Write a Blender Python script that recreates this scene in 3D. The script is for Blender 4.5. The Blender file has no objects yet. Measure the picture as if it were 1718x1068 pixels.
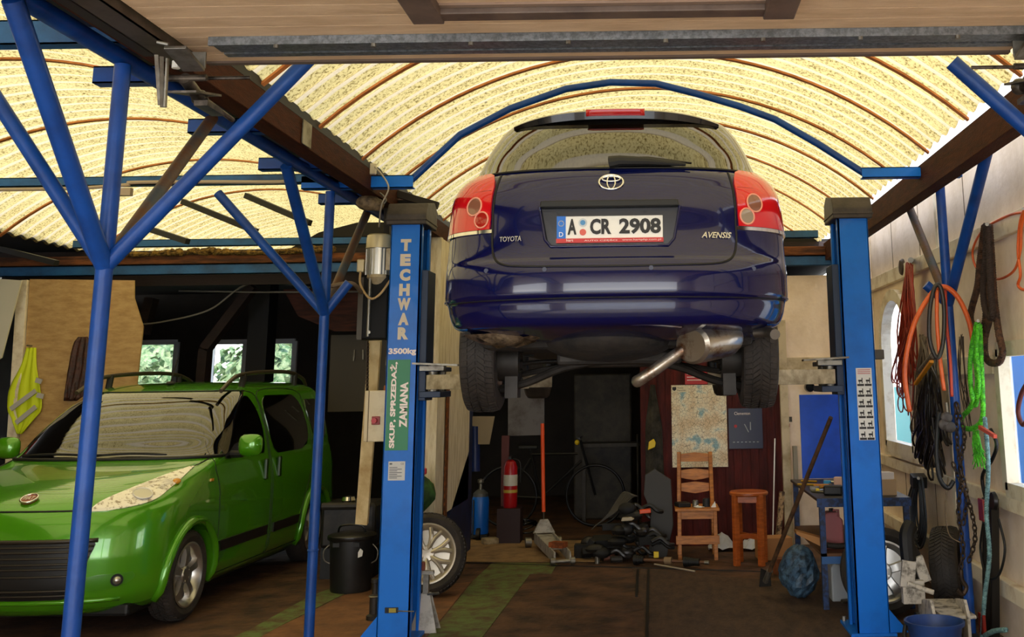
import bpy, math, random
from mathutils import Vector, Matrix
S = bpy.context.scene
random.seed(7)
PI = math.pi
# ------------------------------------------------------------------ camera
F, PX, PY, EYE = 1776.0, 1096.0, 270.0, 1.61      # focal length and principal point in pixels of the 1718x1068 frame
def cam_axes():
    d1 = Vector((1100-PX, -(638-PY), -F)); d2 = Vector((975-PX, -(-8300-PY), -F))
    y = d1.normalized(); z = (d2 - y*d2.dot(y)).normalized(); x = y.cross(z)
    return x, y, z                                   # world axes seen in camera coordinates
_x, _y, _z = cam_axes()
RC = Matrix((_x, _y, _z))                            # camera -> world
cd = bpy.data.cameras.new('camera'); cam = bpy.data.objects.new('camera', cd)
S.collection.objects.link(cam); S.camera = cam
cam.matrix_world = Matrix.Translation((0, 0, EYE)) @ RC.to_4x4()
cd.sensor_width = 36; cd.lens = F/1718*36
cd.shift_x = (859-PX)/1718; cd.shift_y = -(534-PY)/1718
cd.clip_start = .05; cd.clip_end = 300
def P(x, y, Y=None, Z=None, X=None):                 # where the line of sight of a measured point meets a known plane
    d = RC @ Vector((x-PX, -(y-PY), -F))
    t = Y/d.y if Y is not None else ((Z-EYE)/d.z if Z is not None else X/d.x)
    return Vector((0, 0, EYE)) + d*t
# ------------------------------------------------------------------ light
S.view_settings.view_transform = 'Standard'; S.view_settings.look = 'None'
S.view_settings.gamma = 1; S.view_settings.use_curve_mapping = False
S.view_settings.exposure = 1.0
w = bpy.data.worlds.new('sky'); S.world = w; w.use_nodes = True
wn = w.node_tree; bg = wn.nodes['Background']
tc = wn.nodes.new('ShaderNodeTexCoord'); sp = wn.nodes.new('ShaderNodeSeparateXYZ'); rp = wn.nodes.new('ShaderNodeValToRGB')
wn.links.new(tc.outputs['Generated'], sp.inputs[0]); wn.links.new(sp.outputs['Z'], rp.inputs[0])
rp.color_ramp.elements[0].position = 0; rp.color_ramp.elements[0].color = (1, .98, .94, 1)
rp.color_ramp.elements[1].position = .75; rp.color_ramp.elements[1].color = (.22, .34, .58, 1)
wn.links.new(rp.outputs[0], bg.inputs[0]); bg.inputs[1].default_value = 3.0
sd = bpy.data.lights.new('sun', 'SUN'); sd.energy = 4.2; sd.angle = .02; sd.color = (1, .95, .85)
sun = bpy.data.objects.new('sun', sd); S.collection.objects.link(sun)
sun.rotation_euler = (math.radians(37), math.radians(10), 0)
# ------------------------------------------------------------------ materials
def lin(h):
    h = h.lstrip('#'); o = []
    for i in (0, 2, 4):
        c = int(h[i:i+2], 16)/255; o.append(c/12.92 if c <= .04045 else ((c+.055)/1.055)**2.4)
    return (*o, 1)
MATS = {}
def M(name, col, rough=.5, metal=0, n2=None, ns=8, nlo=.42, nhi=.62, bump=0, bs=60, coat=0, spec=.5, stretch=None):
    """painted / worn surface: col, optionally broken up by patches of n2"""
    if name in MATS: return MATS[name]
    m = bpy.data.materials.new(name); m.use_nodes = True; t = m.node_tree; b = t.nodes['Principled BSDF']
    c = lin(col) if isinstance(col, str) else (*col, 1)
    b.inputs['Base Color'].default_value = c; b.inputs['Roughness'].default_value = rough
    b.inputs['Metallic'].default_value = metal; b.inputs['Coat Weight'].default_value = coat
    b.inputs['Coat Roughness'].default_value = .03; b.inputs['Specular IOR Level'].default_value = spec
    if n2 or bump:
        co = t.nodes.new('ShaderNodeTexCoord'); mp = t.nodes.new('ShaderNodeMapping')
        t.links.new(co.outputs['Object'], mp.inputs[0])
        if stretch: mp.inputs['Scale'].default_value = stretch
    if n2:
        n = t.nodes.new('ShaderNodeTexNoise'); n.inputs['Scale'].default_value = ns; n.inputs['Detail'].default_value = 8
        n.inputs['Roughness'].default_value = .65
        r = t.nodes.new('ShaderNodeValToRGB'); e = r.color_ramp.elements
        e[0].position = nlo; e[0].color = c; e[1].position = nhi; e[1].color = lin(n2)
        t.links.new(mp.outputs[0], n.inputs['Vector']); t.links.new(n.outputs[0], r.inputs[0]); t.links.new(r.outputs[0], b.inputs['Base Color'])
    if bump:
        n = t.nodes.new('ShaderNodeTexNoise'); n.inputs['Scale'].default_value = bs; n.inputs['Detail'].default_value = 6
        u = t.nodes.new('ShaderNodeBump'); u.inputs['Strength'].default_value = bump; u.inputs['Distance'].default_value = .01
        t.links.new(mp.outputs[0], n.inputs['Vector']); t.links.new(n.outputs[0], u.inputs['Height']); t.links.new(u.outputs[0], b.inputs['Normal'])
    MATS[name] = m; return m
blue = M('blue_gloss', '#0070d8', .45, 0, '#0560bd', 3, .45, .75, coat=.1, spec=.3)
bluet = M('blue_tube', '#10489a', .40, 0, '#0c3474', 5, .4, .7, .15, 30, spec=.4)
blued = M('blue_channel', '#1f5f97', .5, 0, '#153f68', 4, .4, .7, .2, 30)
rusty = M('rusty_tube', '#3d434a', .6, 0, '#5a3a22', 5, .4, .6, .3, 40)
black = M('black_plastic', '#0b0b0c', .55)
blackg = M('black_gloss', '#050506', .12)
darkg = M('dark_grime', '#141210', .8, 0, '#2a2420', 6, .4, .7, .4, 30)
steel = M('dull_steel', '#8e8a80', .45, .8, '#5c5346', 9, .45, .7, .2, 60)
galv = M('galvanised', '#8d9296', .42, .75, '#6a6e70', 60, .4, .6, .15, 200)
brownp = M('brown_timber', '#4a2413', .75, 0, '#30160c', 7, .35, .7, .5, 40, spec=.15, stretch=(6, 1, 6))
tan = M('tan_boards', '#dcc8a6', .6, 0, '#bca27c', 5, .45, .75, .35, 50, stretch=(1, 5, 5))
cream = M('cream_wall', '#fbe8d2', .65, 0, '#dfc8aa', 2.5, .42, .75, .3, 25)
creamb = M('cream_batten', '#f2e6cc', .6, 0, '#c4ab82', 5, .5, .75, .3, 30)
silver = M('silver_metal', '#c8c6c0', .28, .9)
chrome = M('chrome', '#e8e8e8', .08, 1)
white = M('white_paint', '#e9e6dc', .5)
rubber = M('rubber', '#26211d', .7, 0, '#3a322c', 12, .4, .7, .3, 80)
wood = M('varnished_wood', '#cf8438', .4, 0, '#8f5220', 6, .4, .7, .25, 30, stretch=(1, 1, 6))
glassd = M('dark_glass', '#0a0806', .02, 0, spec=1.0, coat=1)
red = M('red', '#b3161c', .4)
orange = M('orange', '#f0561c', .4)
yellow = M('yellow', '#e6c514', .5)
# ------------------------------------------------------------------ mesh helpers
ORG = {}
class MB:
    def __init__(s): s.v = []; s.f = []; s.xf = None
    def add(s, vs, fs):
        n = len(s.v); s.v += [Vector(q) for q in vs]; s.f += [tuple(i+n for i in f) for f in fs]; return s
    def box(s, c, d, rot=None):
        c = Vector(c); x, y, z = d[0]/2, d[1]/2, d[2]/2
        vs = [Vector((a*x, b*y, e*z)) for e in (-1, 1) for b in (-1, 1) for a in (-1, 1)]
        if rot is not None: vs = [rot @ q for q in vs]
        return s.add([q+c for q in vs], [(0, 2, 3, 1), (4, 5, 7, 6), (0, 1, 5, 4), (2, 6, 7, 3), (0, 4, 6, 2), (1, 3, 7, 5)])
    def bb(s, x0, x1, y0, y1, z0, z1): return s.box(((x0+x1)/2, (y0+y1)/2, (z0+z1)/2), (abs(x1-x0), abs(y1-y0), abs(z1-z0)))
    def bar(s, a, b, wd, ht, up=(0, 0, 1)):          # rectangular bar from a to b
        a = Vector(a); b = Vector(b); t = (b-a).normalized(); u = Vector(up)
        sx = t.cross(u)
        if sx.length < 1e-3: sx = t.cross(Vector((1, 0, 0)))
        sx.normalize(); u = sx.cross(t)
        vs = [p + sx*i*wd/2 + u*j*ht/2 for p in (a, b) for i, j in ((-1, -1), (1, -1), (1, 1), (-1, 1))]
        return s.add(vs, [(0, 1, 2, 3), (7, 6, 5, 4), (0, 4, 5, 1), (1, 5, 6, 2), (2, 6, 7, 3), (3, 7, 4, 0)])
    def cyl(s, a, b, r, n=16, r2=None, cap=True):
        a = Vector(a); b = Vector(b); r2 = r if r2 is None else r2; t = (b-a).normalized()
        u = t.orthogonal().normalized(); v = t.cross(u); vs = []
        for p, q in ((a, r), (b, r2)):
            for i in range(n): an = 2*PI*i/n; vs.append(p + u*math.cos(an)*q + v*math.sin(an)*q)
        fs = [(i, (i+1) % n, n+(i+1) % n, n+i) for i in range(n)]
        if cap: fs += [tuple(range(n-1, -1, -1)), tuple(range(n, 2*n))]
        return s.add(vs, fs)
    def tube(s, pts, r, n=8, closed=False, cap=True):
        pts = [Vector(p) for p in pts]; m = len(pts); vs = []; u = None
        for i, p in enumerate(pts):
            if closed: t = pts[(i+1) % m]-pts[i-1]
            else: t = pts[min(i+1, m-1)]-pts[max(i-1, 0)]
            if t.length < 1e-9: t = Vector((0, 0, 1))
            t.normalize()
            if u is None: u = t.orthogonal().normalized()
            u = u - t*u.dot(t)
            u = t.orthogonal() if u.length < 1e-6 else u
            u.normalize(); v = t.cross(u); rr = r[i] if isinstance(r, (list, tuple)) else r
            for k in range(n): an = 2*PI*k/n; vs.append(p + u*math.cos(an)*rr + v*math.sin(an)*rr)
        fs = []
        for i in range(m if closed else m-1):
            j = (i+1) % m
            for k in range(n): q = (k+1) % n; fs.append((i*n+k, i*n+q, j*n+q, j*n+k))
        if cap and not closed: fs += [tuple(range(n-1, -1, -1)), tuple((m-1)*n+k for k in range(n))]
        return s.add(vs, fs)
    def lathe(s, prof, c=(0, 0, 0), axis='Z', n=24, closed=False, rot=None):   # prof: (radius, height)
        c = Vector(c); vs = []
        for r, h in prof:
            for k in range(n):
                an = 2*PI*k/n; x, y = r*math.cos(an), r*math.sin(an)
                q = Vector((x, y, h)) if axis == 'Z' else (Vector((h, x, y)) if axis == 'X' else Vector((x, h, y)))
                vs.append((rot @ q if rot is not None else q)+c)
        m = len(prof); fs = []
        for i in range(m if closed else m-1):
            j = (i+1) % m
            for k in range(n): q = (k+1) % n; fs.append((i*n+k, i*n+q, j*n+q, j*n+k))
        if not closed:
            if prof[0][0] > 1e-5: fs.append(tuple(range(n-1, -1, -1)))
            if prof[-1][0] > 1e-5: fs.append(tuple((m-1)*n+k for k in range(n)))
        return s.add(vs, fs)
    def sph(s, c, r, n=12, m=8):
        r = r if isinstance(r, (tuple, list)) else (r, r, r); c = Vector(c)
        k = len(s.v); s.lathe([(max(math.sin(PI*i/m), 1e-4), -math.cos(PI*i/m)) for i in range(m+1)], (0, 0, 0), 'Z', n)
        for i in range(k, len(s.v)): q = s.v[i]; s.v[i] = Vector((q.x*r[0], q.y*r[1], q.z*r[2]))+c
        return s
    def prism(s, poly, o, ux, uy, d):                # polygon (2-D) in the plane o,ux,uy extruded by vector d
        o = Vector(o); ux = Vector(ux); uy = Vector(uy); d = Vector(d); n = len(poly)
        b = [o+ux*p[0]+uy*p[1] for p in poly]; vs = b+[q+d for q in b]
        fs = [tuple(range(n)), tuple(range(2*n-1, n-1, -1))]+[(i, n+i, n+(i+1) % n, (i+1) % n) for i in range(n)]
        return s.add(vs, fs)
    def grid(s, rows, thick=None):
        n = len(rows[0]); m = len(rows); vs = [q for r in rows for q in r]
        fs = [(i*n+k, i*n+k+1, (i+1)*n+k+1, (i+1)*n+k) for i in range(m-1) for k in range(n-1)]
        return s.add(vs, fs)
    def build(s, name, mat, parent=None, smooth=False, bev=0, org=None, solid=0):
        o_ = Vector((0, 0, 0))
        if parent is not None: o_ = ORG.get(parent.name, Vector((0, 0, 0)))
        base = Vector(org) if org is not None else (o_ if parent is not None else Vector((0, 0, 0)))
        me = bpy.data.meshes.new(name); me.from_pydata([q-base for q in s.v], [], s.f); me.validate(); me.update()
        import bmesh
        bm = bmesh.new(); bm.from_mesh(me); bmesh.ops.recalc_face_normals(bm, faces=bm.faces); bm.to_mesh(me); bm.free()
        if mat: me.materials.append(mat)
        if smooth:
            me.polygons.foreach_set('use_smooth', [True]*len(me.polygons))
        o = bpy.data.objects.new(name, me); S.collection.objects.link(o)
        if parent is not None: o.parent = parent; o.location = base-o_
        else: o.location = base
        ORG[o.name] = base
        if smooth == 'auto':
            me.set_sharp_from_angle(angle=math.radians(35))
        if bev:
            b = o.modifiers.new('bevel', 'BEVEL'); b.width = bev; b.segments = 2; b.limit_method = 'ANGLE'
        if solid:
            b = o.modifiers.new('solid', 'SOLIDIFY'); b.thickness = solid; b.offset = 0
        return o
def tag(o, label, cat, group=None):
    o['label'] = label; o['category'] = cat
    if group: o['group'] = group
    return o
def thing(name, label, cat, loc=(0, 0, 0), group=None, rz=0, local=False):
    o = bpy.data.objects.new(name, None); S.collection.objects.link(o); o.location = loc; o.rotation_euler = (0, 0, rz)
    o.empty_display_size = .1
    ORG[o.name] = Vector((0, 0, 0)) if local else Vector(loc)
    return tag(o, label, cat, group)
def struct(o, label=None):
    o['kind'] = 'structure'
    if label: o['label'] = label
    return o
def dup(root, loc=None, rz=None, label=None, group=None):
    def cp(o, par):
        c = o.copy(); S.collection.objects.link(c); c.parent = par; ORG[c.name] = ORG.get(o.name, Vector((0, 0, 0)))
        for ch in list(o.children): cp(ch, c)
        return c
    r = cp(root, None)
    if loc is not None: r.location = loc
    if rz is not None: r.rotation_euler = (0, 0, rz)
    if label: r['label'] = label
    if group: r['group'] = group
    return r
def cat(pts, k=6, closed=False):                     # Catmull-Rom
    pts = [Vector(p) for p in pts]; n = len(pts); out = []
    for i in range(n if closed else n-1):
        if closed: a, b, c, d = pts[i-1], pts[i], pts[(i+1) % n], pts[(i+2) % n]
        else: a, b, c, d = pts[max(i-1, 0)], pts[i], pts[i+1], pts[min(i+2, n-1)]
        for j in range(k):
            t = j/k
            out.append(.5*((2*b)+(c-a)*t+(2*a-5*b+4*c-d)*t*t+(3*b-a-3*c+d)*t**3))
    if not closed: out.append(pts[-1])
    return out
def text(s, h, c, mat, parent, ux=(1, 0, 0), uy=(0, 0, 1), w=None, ext=.002, bold=0, name='lettering', shear=0):
    cu = bpy.data.curves.new('t', 'FONT'); cu.body = s; cu.size = 1; cu.align_x = 'CENTER'; cu.align_y = 'CENTER'
    cu.extrude = .0; cu.offset = bold; cu.shear = shear; cu.resolution_u = 3
    ob = bpy.data.objects.new('t', cu); S.collection.objects.link(ob)
    dg = bpy.context.evaluated_depsgraph_get(); me = bpy.data.meshes.new_from_object(ob.evaluated_get(dg))
    S.collection.objects.unlink(ob); bpy.data.objects.remove(ob)
    vs = [v.co.copy() for v in me.vertices]
    if not vs: return None
    x0 = min(v.x for v in vs); x1 = max(v.x for v in vs); y0 = min(v.y for v in vs); y1 = max(v.y for v in vs)
    ky = h/(y1-y0); kx = (w/(x1-x0)) if w else ky
    ux = Vector(ux).normalized(); uy = Vector(uy).normalized(); nn = ux.cross(uy); c = Vector(c)
    base = [c+ux*((v.x-(x0+x1)/2)*kx)+uy*((v.y-(y0+y1)/2)*ky) for v in vs]
    mb = MB(); fs = [tuple(p.vertices) for p in me.polygons]
    mb.add([q+nn*ext for q in base], fs)
    return mb.build(name, mat, parent)
# ------------------------------------------------------------------ roof material
def roof_mat():
    m = bpy.data.materials.new('fibreglass'); m.use_nodes = True; t = m.node_tree; N = t.nodes; L = t.links
    N.remove(N['Principled BSDF']); out = N['Material Output']
    co = N.new('ShaderNodeTexCoord'); se = N.new('ShaderNodeSeparateXYZ'); L.new(co.outputs['Object'], se.inputs[0])
    def math_(op, a, b=None, c=None):
        n = N.new('ShaderNodeMath'); n.operation = op
        for i, q in enumerate((a, b, c)):
            if q is None: continue
            if isinstance(q, (int, float)): n.inputs[i].default_value = q
            else: L.new(q, n.inputs[i])
        return n.outputs[0]
    fr = math_('FRACT', math_('DIVIDE', se.outputs['Y'], .19))
    st = N.new('ShaderNodeValToRGB'); e = st.color_ramp.elements; st.color_ramp.interpolation = 'LINEAR'
    e[0].position = 0; e[0].color = (1, 1, 1, 1); e[1].position = .28; e[1].color = (1, 1, 1, 1)
    q = st.color_ramp.elements.new(.31); q.color = (0, 0, 0, 1); q = st.color_ramp.elements.new(.97); q.color = (0, 0, 0, 1)
    L.new(fr, st.inputs[0])
    ln = N.new('ShaderNodeValToRGB'); e = ln.color_ramp.elements
    e[0].position = 0; e[0].color = (.35, .3, .22, 1); e[1].position = .06; e[1].color = (1, 1, 1, 1)
    L.new(fr, ln.inputs[0])
    n1 = N.new('ShaderNodeTexNoise'); n1.inputs['Scale'].default_value = 55; n1.inputs['Detail'].default_value = 8; n1.inputs['Roughness'].default_value = .75
    L.new(co.outputs['Object'], n1.inputs['Vector'])
    r1 = N.new('ShaderNodeValToRGB'); e = r1.color_ramp.elements
    e[0].position = .38; e[0].color = (.085, .050, .010, 1); e[1].position = .52; e[1].color = (.38, .28, .10, 1)
    L.new(n1.outputs[0], r1.inputs[0])
    n2 = N.new('ShaderNodeTexNoise'); n2.inputs['Scale'].default_value = 2.2; n2.inputs['Detail'].default_value = 4
    L.new(co.outputs['Object'], n2.inputs['Vector'])
    mx = N.new('ShaderNodeMixRGB'); mx.inputs['Color2'].default_value = (.40, .32, .13, 1)
    r2 = N.new('ShaderNodeValToRGB'); r2.color_ramp.elements[0].position = .5; r2.color_ramp.elements[1].position = .9
    L.new(n2.outputs[0], r2.inputs[0]); L.new(r2.outputs[0], mx.inputs[0]); L.new(r1.outputs[0], mx.inputs['Color1'])
    m2 = N.new('ShaderNodeMixRGB'); m2.inputs['Color2'].default_value = (.36, .28, .17, 1)
    L.new(math_('MULTIPLY', st.outputs[0], .8), m2.inputs[0]); L.new(mx.outputs[0], m2.inputs['Color1'])
    m3 = N.new('ShaderNodeMixRGB'); m3.blend_type = 'MULTIPLY'; m3.inputs[0].default_value = .85
    L.new(m2.outputs[0], m3.inputs['Color1']); L.new(ln.outputs[0], m3.inputs['Color2'])
    # scattered dark specks (leaves lying on the sheets)
    vo = N.new('ShaderNodeTexVoronoi'); vo.inputs['Scale'].default_value = 7
    L.new(co.outputs['Object'], vo.inputs['Vector'])
    sp_ = math_('LESS_THAN', vo.outputs['Distance'], .075)
    m4 = N.new('ShaderNodeMixRGB'); m4.inputs['Color2'].default_value = (.12, .09, .04, 1)
    L.new(math_('MULTIPLY', sp_, .85), m4.inputs[0]); L.new(m3.outputs[0], m4.inputs['Color1'])
    # older, dirtier sheets towards the low left edge of the left bay
    tr = N.new('ShaderNodeBsdfTranslucent'); df = N.new('ShaderNodeBsdfDiffuse'); mix = N.new('ShaderNodeMixShader')
    mix.inputs[0].default_value = .18
    L.new(m4.outputs[0], tr.inputs[0]); L.new(m4.outputs[0], df.inputs[0])
    L.new(tr.outputs[0], mix.inputs[1]); L.new(df.outputs[0], mix.inputs[2]); L.new(mix.outputs[0], out.inputs[0])
    return m
roofm = roof_mat()
SPR, CRN = 3.04, 3.74
def vault_z(x, xc, h, spr=SPR, crn=CRN):
    rise = crn-spr; R = (h*h+rise*rise)/(2*rise); return crn-R+math.sqrt(max(R*R-(x-xc)**2, 0))
def vault(name, xc, h, y0, y1, off=0):
    mb = MB(); rows = []; ny = int((y1-y0)/.0237)
    for j in range(ny+1):
        y = y0+(y1-y0)*j/ny; a = .012*math.cos(2*PI*(y/.19-.17)); r = []
        for i in range(25):
            x = xc-h+2*h*i/24; r.append((x, y, vault_z(x, xc, h)+a))
        rows.append(r)
    mb.grid(rows); return struct(mb.build(name, roofm, smooth=True))
RXC, RH = -.05, 1.82; LXC, LH = -4.2, 1.9
vault('ceiling', RXC, RH, -.4, 15.2); vault('ceiling_left', LXC, LH, -.4, 15.2)
# ------------------------------------------------------------------ floor
def floor_mat():
    m = M('floor_wood', '#6b4930', .7, 0, '#2c1c10', 3.5, .36, .66, 1, 14)
    return m
fm = floor_mat()
mb = MB().bb(-8.2, 2.2, -.5, 16.2, -.1, 0); struct(mb.build('floor', fm))
paving = M('paving', '#cfccc4', .8, 0, '#b3b0a8', 2, .4, .6, .3, 20)
mb = MB().bb(-14, 12, -16, -.5, -.12, -.02); mb.bb(2.2, 12, -.5, 18, -.12, -.02); struct(mb.build('floor_outside', paving))
mb = MB().bb(-8.2, 2.2, -.5, 3.2, 0, .004); struct(mb.build('floor_entry', M('entry_concrete', '#b3ab9c', .8, 0, '#8d8576', 2, .4, .6, .2, 20)))  # unseen pale floor added to bounce sunlight onto the door and interior
# slabs, boards and painted bands let into the floor
greenp = M('green_floor_paint', '#66783e', .75, 0, '#5a4428', 7, .42, .62, .4, 25)
earth = M('brown_boards', '#8c5e3a', .75, 0, '#5a3a22', 5, .35, .7, .6, 18)
conc = M('pale_concrete', '#a8865c', .8, 0, '#6f583c', 6, .4, .7, .5, 25)
def slab(name, pix, mat, h):
    q = [P(x, y, Z=0) for x, y in pix]; mb = MB()
    mb.prism([(p.x, p.y) for p in q], (0, 0, 0), (1, 0, 0), (0, 1, 0), (0, 0, h)); return struct(mb.build(name, mat))
slab('floor_trim_1', [(826, 944), (936, 944), (925, 962), (890, 962), (810, 1068), (775, 1100), (690, 1100), (742, 1040), (793, 975)], greenp, .004)
slab('floor_trim_2', [(560, 985), (590, 990), (470, 1050), (380, 1100), (330, 1100), (430, 1050), (520, 1000)], greenp, .003)
slab('floor_trim_3', [(592, 992), (700, 985), (790, 976), (742, 1036), (690, 1100), (380, 1100), (470, 1050)], earth, .002)
slab('floor_trim_4', [(790, 905), (1000, 905), (1010, 942), (770, 942)], conc, .003)
slab('floor_trim_5', [(1060, 952), (1420, 985), (1600, 1100), (1085, 1100), (1080, 1020)], M('dark_board', '#5c4430', .7, 0, '#2a1c12', 4, .35, .7, .5, 20, stretch=(3, 1, 1)), .003)
mb = MB()
for a, b in (((770, 943), (1420, 962)), ((1088, 955), (1084, 1100)), ((1070, 955), (1068, 1000)), ((800, 905), (1000, 905))):
    p = P(*a, Z=.005); q = P(*b, Z=.005); mb.bar(p, q, .02, .004)
struct(mb.build('floor_trim_6', black))
# ------------------------------------------------------------------ walls
WX = 2.17
def win_profile():   # arched window outline (y, z)
    pass
wallm = cream
# right wall with two window holes, built as panels round the openings
A0, A1, AZ0, AZ1 = 8.98, 10.05, 1.0, 2.33            # arched window (y range, z range)
B0, B1, BZ0, BZ1 = 5.15, 6.72, .93, 1.77
mb = MB()
for y0, y1, z0, z1 in ((-.5, B0, 0, 3.1), (B0, B1, 0, BZ0), (B0, B1, BZ1, 3.1), (B1, A0, 0, 3.1), (A0, A1, 0, AZ0), (A0, A1, AZ1, 3.1), (A1, 11.1, 0, 3.1)):
    mb.bb(WX, WX+.04, y0, y1, z0, z1)
# arch spandrels
n = 8; yc = (A0+A1)/2; hw = (A1-A0)/2
for sgn in (-1, 1):
    poly = [(yc+sgn*hw, AZ1)]
    for i in range(n+1):
        a = PI/2*i/n; poly.append((yc+sgn*hw*math.cos(a), AZ1-.42+.42*math.sin(a)))
    mb.prism(poly, (WX, 0, 0), (0, 1, 0), (0, 0, 1), (.04, 0, 0))
struct(mb.build('wall_right', wallm))
mb = MB()
for z, h in ((.33, .10), (.85, .09), (2.50, .12)):
    if abs(z-.85) < .01: mb.bb(WX-.045, WX, -.5, 11, z-h/2, z+h/2)
    elif z > 2: mb.bb(WX-.045, WX, -.5, 11, z-h/2, z+h/2)
    else: mb.bb(WX-.06, WX, -.5, 11, z-h/2, z+h/2)
struct(mb.build('trim_1', creamb, bev=.006))
mb = MB()
mb.bb(WX-.04, WX, B1+.12, A0-.1, 1.62, 1.74)
for y in (2.0, 4.1, 7.95, 10.6): mb.bb(WX-.035, WX, y-.035, y+.035, 0, 3.1)
struct(mb.build('trim_2', creamb, bev=.005))
mb = MB()                                           # thin vertical joints between wall panels
for y in (1.2, 3.0, 4.9, 5.9, 7.3, 8.6, 9.6):
    for z0, z1 in ((0, .28), (.38, .80), (2.56, 3.1)): mb.bb(WX-.003, WX+.001, y-.004, y+.004, z0, z1)
struct(mb.build('trim_3', M('joint', '#6d5a40', .8)))
# window frames and panes
paneg = bpy.data.materials.new('window_glass'); paneg.use_nodes = True
_b = paneg.node_tree.nodes['Principled BSDF']; _b.inputs['Transmission Weight'].default_value = 1; _b.inputs['Roughness'].default_value = 0; _b.inputs['IOR'].default_value = 1.01
wf = M('window_frame_cream', '#e6dcc4', .5, 0, '#c0ab88', 6, .5, .7)
t = thing('window_1', 'arched window in the right wall beside the lift post', 'window'); t['kind'] = 'structure'
arc = [(A0, AZ0), (A0, AZ1-.42)]+[(yc-hw*math.cos(PI*i/12), AZ1-.42+.42*math.sin(PI*i/12)) for i in range(1, 12)]+[(A1, AZ1-.42), (A1, AZ0)]
mb = MB(); pts = [Vector((WX-.02, y, z)) for y, z in arc]
for i in range(len(pts)): mb.bar(pts[i], pts[(i+1) % len(pts)], .1, .09, up=(1, 0, 0))
mb.build('window_frame', wf, t)
MB().bb(WX-.06, WX+.02, A0-.1, A1+.08, AZ0-.08, AZ0-.02).build('window_sill', creamb, t)
MB().prism(arc, (WX+.02, 0, 0), (0, 1, 0), (0, 0, 1), (.004, 0, 0)).build('pane', paneg, t)
t = thing('window_2', 'square window in the right wall at the picture edge', 'window'); t['kind'] = 'structure'
mb = MB()
for a, b in (((B0, BZ0), (B1, BZ0)), ((B1, BZ0), (B1, BZ1)), ((B1, BZ1), (B0, BZ1)), ((B0, BZ1), (B0, BZ0)), (((B0+B1)/2, BZ0), ((B0+B1)/2, BZ1))):
    mb.bar((WX-.01, a[0], a[1]), (WX-.01, b[0], b[1]), .09, .08, up=(1, 0, 0))
mb.build('window_frame', wf, t)
MB().bb(WX-.05, WX+.02, B0-.1, B1+.1, BZ0-.12, BZ0-.04).build('window_sill', creamb, t)
MB().bb(WX+.02, WX+.024, B0, B1, BZ0, BZ1).build('pane', paneg, t)
# what stands outside the windows
skyb = M('blue_sheet', '#1e86d8', .6); teal = M('teal_sheet', '#2fa0a0', .6); wsheet = M('white_render', '#e8ecef', .7)
tag(MB().bb(4.0, 4.06, 6.0, 12.1, 0, 3.2).build('fence_panel', skyb), 'bright blue hoarding panel outside the square window', 'fence panel')
tag(MB().bb(4.0, 4.06, 12.15, 15.6, 0, 3.4).build('fence_panel', wsheet), 'white hoarding panel seen through the right hand windows', 'fence panel')
tag(MB().bb(4.0, 4.06, 15.65, 19.5, 0, 1.45).build('fence_panel', teal), 'teal hoarding panel outside the arched window', 'fence panel')
# old building behind: facade, interior
FY = 11.05
maroon = M('maroon_boards', '#5e1f1a', .6, 0, '#2e0f0d', 4, .35, .7, .3, 30, spec=.2, stretch=(3, 3, .6))
mb = MB(); x = -.16
while x < 1.26:
    x2 = min(x+.085, 1.27); mb.bb(x+.003, x2-.003, FY, FY+.03, 0, 2.66); x = x2
mb.bb(-.16, 1.27, FY+.01, FY+.05, 0, 2.66)
struct(mb.build('wall_back', maroon))
mb = MB(); mb.bb(1.27, WX, FY, FY+.06, 0, 2.66); struct(mb.build('wall_back_2', cream))
mb = MB(); mb.bb(1.26, 1.34, FY-.07, FY, 0, 2.2); mb.bb(1.34, WX, FY-.03, FY, 1.68, 1.82); mb.bb(-1.86, -.16, FY-.03, FY+.05, 2.35, 2.66)
struct(mb.build('trim_4', M('yellowed_white', '#cdbd9c', .6, 0, '#94805c', 5, .45, .7)))
# facade of the left half
dwood = M('dark_wood', '#2b1812', .7, 0, '#190d0a', 4, .35, .7, .3, 20, stretch=(1, 1, 5))
mb = MB(); mb.bb(-6.9, -1.86, FY+.15, FY+.2, 2.66, 2.82); struct(mb.build('trim_5', dwood))
# interior shell of the old building
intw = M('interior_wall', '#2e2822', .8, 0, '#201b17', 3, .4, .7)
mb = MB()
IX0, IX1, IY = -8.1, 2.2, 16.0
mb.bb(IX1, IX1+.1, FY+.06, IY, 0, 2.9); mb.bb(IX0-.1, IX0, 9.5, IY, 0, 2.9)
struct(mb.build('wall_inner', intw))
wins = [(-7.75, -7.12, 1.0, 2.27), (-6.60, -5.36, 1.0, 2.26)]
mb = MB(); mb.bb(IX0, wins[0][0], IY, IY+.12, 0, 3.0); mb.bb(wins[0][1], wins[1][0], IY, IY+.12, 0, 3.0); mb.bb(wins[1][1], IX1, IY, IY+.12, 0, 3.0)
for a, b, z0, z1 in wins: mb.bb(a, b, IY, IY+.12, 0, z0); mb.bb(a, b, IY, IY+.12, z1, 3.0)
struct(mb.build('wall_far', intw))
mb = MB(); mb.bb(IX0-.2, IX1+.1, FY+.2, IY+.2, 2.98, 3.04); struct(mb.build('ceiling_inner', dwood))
pvc = M('white_pvc', '#dfe6f0', .35)
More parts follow.
